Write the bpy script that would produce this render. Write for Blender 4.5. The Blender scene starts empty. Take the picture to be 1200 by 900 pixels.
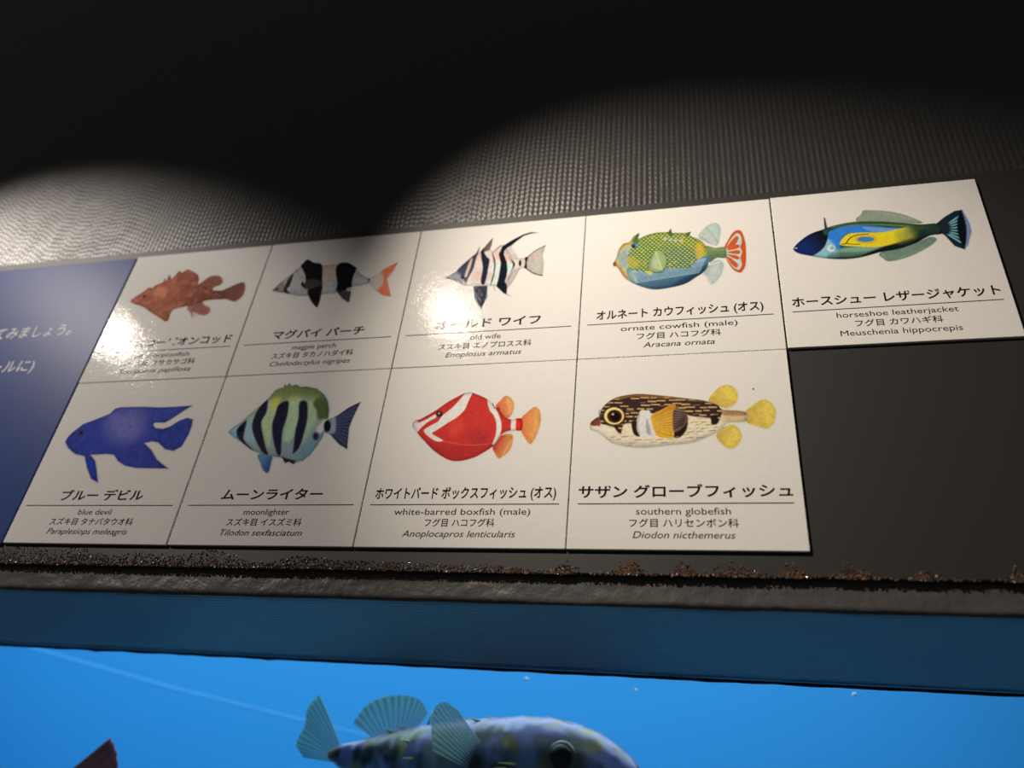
import bpy, bmesh, math, random
import numpy as np
from mathutils import Vector, Matrix, noise

# ------------------------------------------------------------------ camera, world, lamps, exposure
S = bpy.context.scene
COL = S.collection
CAM_POS = (0.71908, -0.62605, -0.63892)
CAM_RIGHT = Vector((0.97037606, 0.2216543, 0.09612318))
CAM_FWD = Vector((-0.2381579, 0.81067018, 0.53487819))
CAM_F = 898.96                                   # focal length in pixels of a 1200 px wide frame
cd = bpy.data.cameras.new('camera')
cd.sensor_width = 36.0
cd.lens = 36.0 * CAM_F / 1200.0
cd.clip_start = 0.01
cd.dof.use_dof = True
cd.dof.focus_distance = 0.74
cd.dof.aperture_fstop = 2.9
cam = bpy.data.objects.new('camera', cd)
COL.objects.link(cam)
_r = CAM_RIGHT.normalized()
_b = (-CAM_FWD).normalized()
_u = _b.cross(_r).normalized()
_r = _u.cross(_b)
M4 = Matrix((_r, _u, _b)).transposed().to_4x4()
M4.translation = CAM_POS
cam.matrix_world = M4
S.camera = cam

S.view_settings.view_transform = 'Standard'
S.view_settings.look = 'None'
S.view_settings.exposure = 0.0
S.view_settings.gamma = 1.0
S.view_settings.use_curve_mapping = False
S.cycles.max_bounces = 8
S.cycles.transparent_max_bounces = 12

w = bpy.data.worlds.new('world')
S.world = w
w.use_nodes = True
w.node_tree.nodes['Background'].inputs[0].default_value = (1.0, 0.96, 0.93, 1)
w.node_tree.nodes['Background'].inputs[1].default_value = 0.040


def spot(name, loc, aim, energy, half, blend, radius, color):
    l = bpy.data.lights.new(name, 'SPOT')
    l.energy, l.spot_size, l.spot_blend, l.shadow_soft_size, l.color = energy, 2 * math.radians(half), blend, radius, color
    ob = bpy.data.objects.new(name, l)
    COL.objects.link(ob)
    ob.location = loc
    ob.rotation_euler = Vector(aim).to_track_quat('-Z', 'Y').to_euler()


# two track spots above and in front of the board, both turned to the right
spot('track_spot', (0.16, -0.70, 0.44), (0.62, 0.712, -0.67), 78.0, 23.6, 1.0, 0.015, (1.0, 0.88, 0.74))
spot('track_spot', (-0.80, -0.70, 0.46), (0.688, 0.712, -0.623), 62.0, 18.6, 0.6, 0.015, (1.0, 0.90, 0.80))
# the tank's own lamp, over the water
tl = bpy.data.lights.new('tank_lamp', 'AREA')
tl.shape, tl.size, tl.size_y, tl.energy, tl.color = 'RECTANGLE', 3.8, 0.9, 66.0, (0.82, 0.92, 1.0)
to = bpy.data.objects.new('tank_lamp', tl)
COL.objects.link(to)
to.location = (-0.30, 0.95, 0.42)


# ------------------------------------------------------------------ helpers
def lin(c):
    c = np.asarray(c, float) / 255.0
    return np.where(c <= 0.04045, c / 12.92, ((c + 0.055) / 1.055) ** 2.4)


def link(name, me, mats=(), parent=None):
    ob = bpy.data.objects.new(name, me)
    COL.objects.link(ob)
    for m in mats:
        me.materials.append(m)
    if parent is not None:
        ob.parent = parent
    return ob


def from_bm(name, bm, mats, parent=None, smooth=False):
    me = bpy.data.meshes.new(name)
    bm.normal_update()
    bm.to_mesh(me)
    bm.free()
    if smooth:
        for p in me.polygons:
            p.use_smooth = True
    return link(name, me, mats, parent)


def tag(ob, label=None, cat=None, group=None, kind=None):
    if label: ob['label'] = label
    if cat: ob['category'] = cat
    if group: ob['group'] = group
    if kind: ob['kind'] = kind
    return ob


def empty(name, loc, rot=(0, 0, 0)):
    e = bpy.data.objects.new(name, None)
    COL.objects.link(e)
    e.empty_display_size = 0.02
    e.location, e.rotation_euler = loc, rot
    return e


def box_bm(x0, x1, y0, y1, z0, z1, bevel=0.0, seg=2):
    bm = bmesh.new()
    bmesh.ops.create_cube(bm, size=1.0)
    for v in bm.verts:
        v.co = Vector(((x0 + x1) / 2 + v.co.x * (x1 - x0), (y0 + y1) / 2 + v.co.y * (y1 - y0), (z0 + z1) / 2 + v.co.z * (z1 - z0)))
    if bevel:
        bmesh.ops.bevel(bm, geom=list(bm.edges), offset=bevel, segments=seg, profile=0.6, affect='EDGES')
    return bm


def mat(name, color=(0.5, 0.5, 0.5), rough=0.5, spec=0.5, metal=0.0):
    m = bpy.data.materials.new(name)
    m.use_nodes = True
    n = m.node_tree.nodes['Principled BSDF']
    n.inputs['Base Color'].default_value = (*color, 1)
    n.inputs['Roughness'].default_value = rough
    n.inputs['Specular IOR Level'].default_value = spec
    n.inputs['Metallic'].default_value = metal
    return m


def nodes(m):
    return m.node_tree.nodes, m.node_tree.links, m.node_tree.nodes['Principled BSDF']


def add(m, kind, **kw):
    n = m.node_tree.nodes.new(kind)
    for k, v in kw.items():
        setattr(n, k, v)
    return n


def math_node(m, op, a, b=None):
    n = add(m, 'ShaderNodeMath', operation=op)
    for i, v in enumerate((a, b)):
        if v is None: continue
        if isinstance(v, (int, float)): n.inputs[i].default_value = v
        else: m.node_tree.links.new(v, n.inputs[i])
    return n.outputs[0]


def position(m):
    g = add(m, 'ShaderNodeNewGeometry')
    s = add(m, 'ShaderNodeSeparateXYZ')
    m.node_tree.links.new(g.outputs['Position'], s.inputs[0])
    return g.outputs['Position'], s.outputs


def noise_tex(m, vec, scale, detail=2.0, rough=0.5):
    n = add(m, 'ShaderNodeTexNoise')
    n.inputs['Scale'].default_value = scale
    n.inputs['Detail'].default_value = detail
    n.inputs['Roughness'].default_value = rough
    m.node_tree.links.new(vec, n.inputs['Vector'])
    return n.outputs['Fac']


def bump(m, height, strength, dist):
    b = add(m, 'ShaderNodeBump')
    b.inputs['Strength'].default_value = strength
    b.inputs['Distance'].default_value = dist
    m.node_tree.links.new(height, b.inputs['Height'])
    m.node_tree.links.new(b.outputs[0], m.node_tree.nodes['Principled BSDF'].inputs['Normal'])


# ------------------------------------------------------------------ materials
def woven(name, color, rough, axis_a, axis_b, pa, pb, strength, spec=0.5, cross=0.55):
    """Painted woven matting: ridges across axis_a, broken along axis_b into small bumps."""
    m = mat(name, color, rough, spec)
    pos, xyz = position(m)
    warp = noise_tex(m, pos, 22.0, 2.0)
    wa = math_node(m, 'ADD', math_node(m, 'MULTIPLY', xyz[axis_a], 2 * math.pi / pa), math_node(m, 'MULTIPLY', warp, 0.7))
    row = math_node(m, 'MULTIPLY', math_node(m, 'SINE', math_node(m, 'MULTIPLY', math_node(m, 'FLOOR', math_node(m, 'DIVIDE', wa, 2 * math.pi)), 2.39996)), 43.0)
    wb = math_node(m, 'ADD', math_node(m, 'MULTIPLY', xyz[axis_b], 2 * math.pi / pb), math_node(m, 'ADD', row, math_node(m, 'MULTIPLY', warp, 0.8)))
    h = math_node(m, 'ADD', math_node(m, 'MULTIPLY', math_node(m, 'SINE', wa), 0.5), math_node(m, 'MULTIPLY', math_node(m, 'SINE', wb), cross * 0.5))
    big = noise_tex(m, pos, 9.0, 3.0)
    amp = math_node(m, 'MULTIPLY', noise_tex(m, pos, 60.0, 2.0), 2.0)
    h = math_node(m, 'ADD', math_node(m, 'MULTIPLY', h, amp), math_node(m, 'MULTIPLY', big, 2.5))
    bump(m, h, strength, 0.0016)
    return m


M_WALL = woven('black_woven_paint', (0.033, 0.0315, 0.031), 0.38, 0, 2, 0.0064, 0.0080, 0.30, 0.6, cross=0.4)
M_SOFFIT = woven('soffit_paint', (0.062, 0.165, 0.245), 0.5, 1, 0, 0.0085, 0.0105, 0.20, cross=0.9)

M_LIP = mat('lumpy_black_paint', (0.066, 0.063, 0.063), 0.36)
p_, _x = position(M_LIP)
bump(M_LIP, noise_tex(M_LIP, p_, 85.0, 3.0), 0.45, 0.003)

M_BOARD = mat('matt_black_board', (0.021, 0.020, 0.0195), 0.55, 0.4)
p_, _x = position(M_BOARD)
bump(M_BOARD, noise_tex(M_BOARD, p_, 700.0, 2.0), 0.12, 0.0006)

PAPER_ALB = 0.70


def laminate(name, color=None, attr=None):
    m = mat(name, color or (PAPER_ALB,) * 3, 0.085, 0.022)
    n, l, b = nodes(m)
    if attr:
        a = add(m, 'ShaderNodeAttribute', attribute_name=attr)
        l.new(a.outputs['Color'], b.inputs['Base Color'])
    pos, xyz = position(m)
    fine = noise_tex(m, pos, 420.0, 3.0, 0.6)
    mid = noise_tex(m, pos, 70.0, 2.0)
    h = math_node(m, 'ADD', math_node(m, 'MULTIPLY', fine, 0.42), math_node(m, 'MULTIPLY', mid, 0.7))
    bump(m, h, 0.20, 0.0014)
    return m


M_PAPER = laminate('laminated_card', (PAPER_ALB, PAPER_ALB * 0.985, PAPER_ALB * 0.955))
M_PRINT = laminate('printed_picture', attr='print')
M_INK = laminate('black_ink', (0.012, 0.012, 0.013))
M_INK_SOFT = laminate('grey_ink', (0.05, 0.05, 0.05))
M_BLUE = mat('blue_sign_film', (0.030, 0.058, 0.205), 0.40, 0.07)
M_WHITE_INK = laminate('white_ink', (0.74, 0.75, 0.78))

M_RUST = mat('rust', (0.16, 0.07, 0.03), 0.85, 0.2)
n_, l_, b_ = nodes(M_RUST)
p_, _x = position(M_RUST)
ramp = add(M_RUST, 'ShaderNodeValToRGB')
ramp.color_ramp.elements[0].position, ramp.color_ramp.elements[0].color = 0.35, (0.030, 0.021, 0.017, 1)
ramp.color_ramp.elements[1].position, ramp.color_ramp.elements[1].color = 0.7, (0.20, 0.092, 0.042, 1)
l_.new(noise_tex(M_RUST, p_, 160.0, 3.0), ramp.inputs[0])
l_.new(ramp.outputs[0], b_.inputs['Base Color'])
M_FLAKE = mat('bare_metal_flake', (0.42, 0.40, 0.38), 0.28, 0.6, 0.8)
M_SEAL = mat('black_sealant', (0.012, 0.013, 0.014), 0.5)

M_TANK = mat('blue_tank_wall', (0.052, 0.275, 0.52), 0.75, 0.2)
M_TANK_FLOOR = mat('tank_gravel', (0.30, 0.42, 0.48), 0.9, 0.2)
p_, _x = position(M_TANK_FLOOR)
bump(M_TANK_FLOOR, noise_tex(M_TANK_FLOOR, p_, 60.0, 4.0), 0.8, 0.02)

M_PANE = bpy.data.materials.new('acrylic_pane')
M_PANE.use_nodes = True
nt = M_PANE.node_tree
nt.nodes.clear()
out = nt.nodes.new('ShaderNodeOutputMaterial')
mx = nt.nodes.new('ShaderNodeMixShader')
tr = nt.nodes.new('ShaderNodeBsdfTransparent')
tr.inputs[0].default_value = (0.97, 0.985, 0.99, 1)
gl = nt.nodes.new('ShaderNodeBsdfGlossy')
gl.inputs['Roughness'].default_value = 0.02
fr = nt.nodes.new('ShaderNodeFresnel')
fr.inputs[0].default_value = 1.2
nt.links.new(fr.outputs[0], mx.inputs[0])
nt.links.new(tr.outputs[0], mx.inputs[1])
nt.links.new(gl.outputs[0], mx.inputs[2])
nt.links.new(mx.outputs[0], out.inputs[0])

M_WATER = bpy.data.materials.new('tank_water')
M_WATER.use_nodes = True
nt = M_WATER.node_tree
nt.nodes.clear()
out = nt.nodes.new('ShaderNodeOutputMaterial')
va = nt.nodes.new('ShaderNodeVolumeAbsorption')
va.inputs['Color'].default_value = (0.35, 0.80, 0.97, 1)
va.inputs['Density'].default_value = 0.55
nt.links.new(va.outputs[0], out.inputs['Volume'])

# ------------------------------------------------------------------ setting: wall, lintel, tank
SURF = 0.0                                        # front face of the cards
BOARD_F, WALL_F = 0.003, 0.0085                    # front faces of the black board and of the wall
X0, X1 = -1.7, 2.2
ob = from_bm('wall_back', box_bm(X0, X1, WALL_F, 0.25, -0.405, 1.15), [M_WALL])
tag(ob, 'black painted wall of woven matting above the sign board', 'wall', kind='structure')


def lintel():
    prof = [(0.060, -0.404, 0), (0.016, -0.4045, 0)]
    for k in range(9):
        prof.append((WALL_F, -0.407 - 0.0325 * k / 8, 1))
    prof += [(WALL_F, -0.4415, 1), (WALL_F + 0.0006, -0.4438, 1), (0.0120, -0.4453, 2), (0.026, -0.4457, 2)]
    for k in range(1, 8):
        prof.append((0.026 + 0.226 * k / 7, -0.4455, 2))
    prof += [(0.252, -0.404, 0)]
    n = 620
    bm = bmesh.new()
    rows = []
    for i in range(n + 1):
        x = X0 + (X1 - X0) * i / n
        row = []
        for (y, z, k) in prof:
            dy = dz = 0.0
            if k == 1:
                d = noise.noise(Vector((x * 32, z * 60, 0))) * 0.0012 + noise.noise(Vector((x * 110, z * 130, 7))) * 0.0002
                dy = -abs(d)
                if z < -0.440: dz = noise.noise(Vector((x * 90, 3, 1))) * 0.0011 + noise.noise(Vector((x * 9, 5, 1))) * 0.0008
            elif k == 2:
                dz = noise.noise(Vector((x * 14, y * 20, 3))) * 0.0006
            row.append(bm.verts.new((x, y + dy, z + dz)))
        rows.append(row)
    np_ = len(prof)
    for i in range(n):
        for j in range(np_):
            a, b = rows[i], rows[i + 1]
            f = bm.faces.new((a[j], a[(j + 1) % np_], b[(j + 1) % np_], b[j]))
            kk = (prof[j][2], prof[(j + 1) % np_][2])
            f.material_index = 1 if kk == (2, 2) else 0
            f.smooth = True
    bm.faces.new(rows[0][::-1])
    bm.faces.new(rows[-1])
    bmesh.ops.recalc_face_normals(bm, faces=list(bm.faces))
    return from_bm('trim_1', bm, [M_LIP, M_SOFFIT])


tag(lintel(), 'lumpy black lintel with a wide ridged underside over the tank', 'lintel', kind='structure')

bm = bmesh.new()                                   # sealant bead where the lintel meets the acrylic
rng = random.Random(4)
n, rows = 420, []
for i in range(n + 1):
    x = X0 + (X1 - X0) * i / n
    r = 0.0032 + 0.0012 * noise.noise(Vector((x * 30, 0, 0))) + (0.0014 if rng.random() < 0.012 and x < 0.3 else 0)
    rows.append([bm.verts.new((x, 0.247 - r * math.sin(a), -0.4462 - r * (1 - math.cos(a)))) for a in (0, 0.5, 1.0, 1.57)] +
                [bm.verts.new((x, 0.2495, -0.4462 - r * 0.9))])
for i in range(n):
    for j in range(4):
        bm.faces.new((rows[i][j], rows[i][j + 1], rows[i + 1][j + 1], rows[i + 1][j]))
bmesh.ops.recalc_face_normals(bm, faces=list(bm.faces))
tag(from_bm('trim_2', bm, [M_SEAL], smooth=True), 'thin black bead of sealant along the top of the tank window', 'sealant', kind='structure')

tag(from_bm('window_1', box_bm(X0, X1, 0.2525, 0.2825, -1.05, -0.30), [M_PANE]), 'clear acrylic viewing pane of the blue tank', 'window', kind='structure')
TX0, TX1, TY1, TZ0 = -2.3, 2.6, 1.75, -1.05
tag(from_bm('wall_rear', box_bm(TX0, TX1, TY1, TY1 + 0.03, TZ0, 0.6), [M_TANK]), 'blue rear wall of the tank', 'wall', kind='structure')
tag(from_bm('wall_left', box_bm(TX0 - 0.03, TX0, 0.2525, TY1, TZ0, 0.6), [M_TANK]), 'blue left wall of the tank', 'wall', kind='structure')
tag(from_bm('wall_right', box_bm(TX1, TX1 + 0.03, 0.2525, TY1, TZ0, 0.6), [M_TANK]), 'blue right wall of the tank', 'wall', kind='structure')
tag(from_bm('floor', box_bm(TX0, TX1, 0.2525, TY1, TZ0 - 0.03, TZ0), [M_TANK_FLOOR]), 'pale gravel floor of the tank', 'floor', kind='structure')
tag(from_bm('water', box_bm(TX0 + 0.002, TX1 - 0.002, 0.2835, TY1 - 0.002, TZ0 + 0.002, 0.22), [M_WATER]), 'clear blue water filling the tank', 'water', kind='stuff')

# ------------------------------------------------------------------ black sign board with its corroded lower edge
board = empty('sign_board', (0.3, BOARD_F, -0.4205))
tag(board, 'long matt black board holding the fish cards, rusty along its lower edge', 'board')
bm = bmesh.new()
n = 520
BX0, BX1 = -1.25, 1.75
prev = None
for i in range(n + 1):
    x = BX0 + (BX1 - BX0) * i / n
    zb = -0.4203 + 0.0012 * noise.noise(Vector((x * 60, 1, 0))) + 0.0006 * noise.noise(Vector((x * 200, 2, 0)))
    cur = [bm.verts.new(c) for c in ((x, WALL_F, 0.0135), (x, BOARD_F + 0.0008, 0.0135), (x, BOARD_F, 0.0127), (x, BOARD_F, zb + 0.0012), (x, BOARD_F + 0.001, zb), (x, WALL_F, zb))]
    if prev:
        for j in range(6):
            bm.faces.new((prev[j], prev[(j + 1) % 6], cur[(j + 1) % 6], cur[j]))
    else:
        bm.faces.new(cur[::-1])
    prev = cur
bm.faces.new(prev)
bmesh.ops.recalc_face_normals(bm, faces=list(bm.faces))
bmesh.ops.translate(bm, verts=list(bm.verts), vec=-Vector(board.location))
from_bm('panel', bm, [M_BOARD], board)

rng = random.Random(12)
CLUSTERS = [(0.74, 0.022), (0.785, 0.012), (0.83, 0.016), (0.882, 0.010), (0.943, 0.008), (0.70, 0.012), (0.655, 0.016), (0.60, 0.012)]


def flake(x, z, s, mi, y=None):
    m = Matrix.Translation((x, (BOARD_F if y is None else y) - s * 0.25, z)) @ Matrix.Rotation(rng.uniform(0, 6.28), 4, 'Y') @ Matrix.Rotation(rng.uniform(-0.9, 0.9), 4, 'X') @ Matrix.Diagonal((s * rng.uniform(0.6, 1.3), s * 0.45, s * rng.uniform(0.5, 1.1), 1))
    n0 = len(FV)
    for v in ICO_V:
        FV.append(m @ v + Vector((rng.uniform(-1, 1), rng.uniform(-1, 1), rng.uniform(-1, 1))) * s * 0.3 - Vector(board.location))
    for f in ICO_F:
        FF.append([n0 + k for k in f])
        FM.append(mi)


t_ = bmesh.new()
bmesh.ops.create_icosphere(t_, subdivisions=1, radius=1.0)
ICO_V = [v.co.copy() for v in t_.verts]
ICO_F = [[v.index for v in f.verts] for f in t_.faces]
t_.free()
FV, FF, FM = [], [], []
for i in range(9000):                              # thick crust on the left half
    x = rng.uniform(-0.9, 0.60)
    hgt = 0.0185 * (0.55 + 0.45 * noise.noise(Vector((x * 18, 0, 5)))) * min(1.0, max(0.3, (0.75 - x) * 1.6))
    z = -0.4205 + hgt * (abs(rng.gauss(0, 0.5)) if rng.random() < 0.4 else rng.uniform(0, 1.6))
    flake(x, min(z, -0.4022), rng.uniform(0.0004, 0.0011), 1 if rng.random() < 0.03 else (2 if rng.random() < 0.45 else 0))
for cx, cw in CLUSTERS:
    for i in range(int(cw * 11000)):
        x = rng.gauss(cx, cw * 0.5)
        z = -0.4205 + abs(rng.gauss(0, 0.0046)) * math.exp(-((x - cx) / cw) ** 2 * 0.7)
        flake(x, min(z, -0.4025), rng.uniform(0.0005, 0.0013), 1 if rng.random() < 0.04 else (2 if rng.random() < 0.15 else 0))
for i in range(700):                               # grey grit along the whole edge
    x = rng.uniform(-0.9, 1.3)
    flake(x, -0.4203 + abs(rng.gauss(0, 0.0009)), rng.uniform(0.0006, 0.0014), 1 if rng.random() < 0.06 else 2)
rm = bpy.data.meshes.new('rust_crust')
rm.from_pydata(FV, [], FF)
rm.polygons.foreach_set('material_index', FM)
tag(link('rust_crust', rm, [M_RUST, M_FLAKE, M_LIP], board), 'brown flaking rust', kind='stuff')

# blue information panel left of the cards
info = empty('information_panel', (-0.35, 0.0, -0.2))
tag(info, 'deep blue sign panel with white Japanese writing at the left edge', 'sign')
bm = box_bm(-0.85, -0.0022, 0.0002, BOARD_F - 0.0002, -0.400, -0.0005, 0.0007)
bmesh.ops.translate(bm, verts=list(bm.verts), vec=-Vector(info.location))
from_bm('panel', bm, [M_BLUE], info)


# ------------------------------------------------------------------ writing
def text_mesh(body, bold=0.0, spacing=1.0, shear=0.0):
    c = bpy.data.curves.new('t', 'FONT')
    c.body, c.size, c.offset, c.space_character, c.shear = body, 1.0, bold, spacing, shear
    c.resolution_u = 4
    o = bpy.data.objects.new('t', c)
    COL.objects.link(o)
    bpy.context.view_layer.update()
    dg = bpy.context.evaluated_depsgraph_get()
    me = bpy.data.meshes.new_from_object(o.evaluated_get(dg))
    bpy.data.objects.remove(o)
    bpy.data.curves.remove(c)
    me.materials.clear()
    return me


def lettering(name, body, parent, x0, x1, base, em, ink, y, bold=0.0, shear=0.0):
    me = text_mesh(body, bold, 1.0, shear)
    xs = np.empty(len(me.vertices) * 3)
    me.vertices.foreach_get('co', xs)
    v = xs.reshape(-1, 3)
    a, b = v[:, 0].min(), v[:, 0].max()
    out = np.stack([x0 + (v[:, 0] - a) * (x1 - x0) / (b - a), np.full(len(v), y), base + v[:, 1] * em], 1)
    me.vertices.foreach_set('co', out.ravel())
    me.update()
    me.name = name
    ob = link(name, me, [ink], parent)
    return ob


def on_info(name, body, xr, base, em, width):
    lettering(name, body, info, xr - width - info.location.x, xr - info.location.x, base - info.location.z, em, M_WHITE_INK, 0.00005, 0.006)


on_info('writing', '探してみましょう。', -0.0495, -0.1222, 0.0205, 0.158)
on_info('writing', 'プールに)', -0.0795, -0.1760, 0.0205, 0.088)


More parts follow.
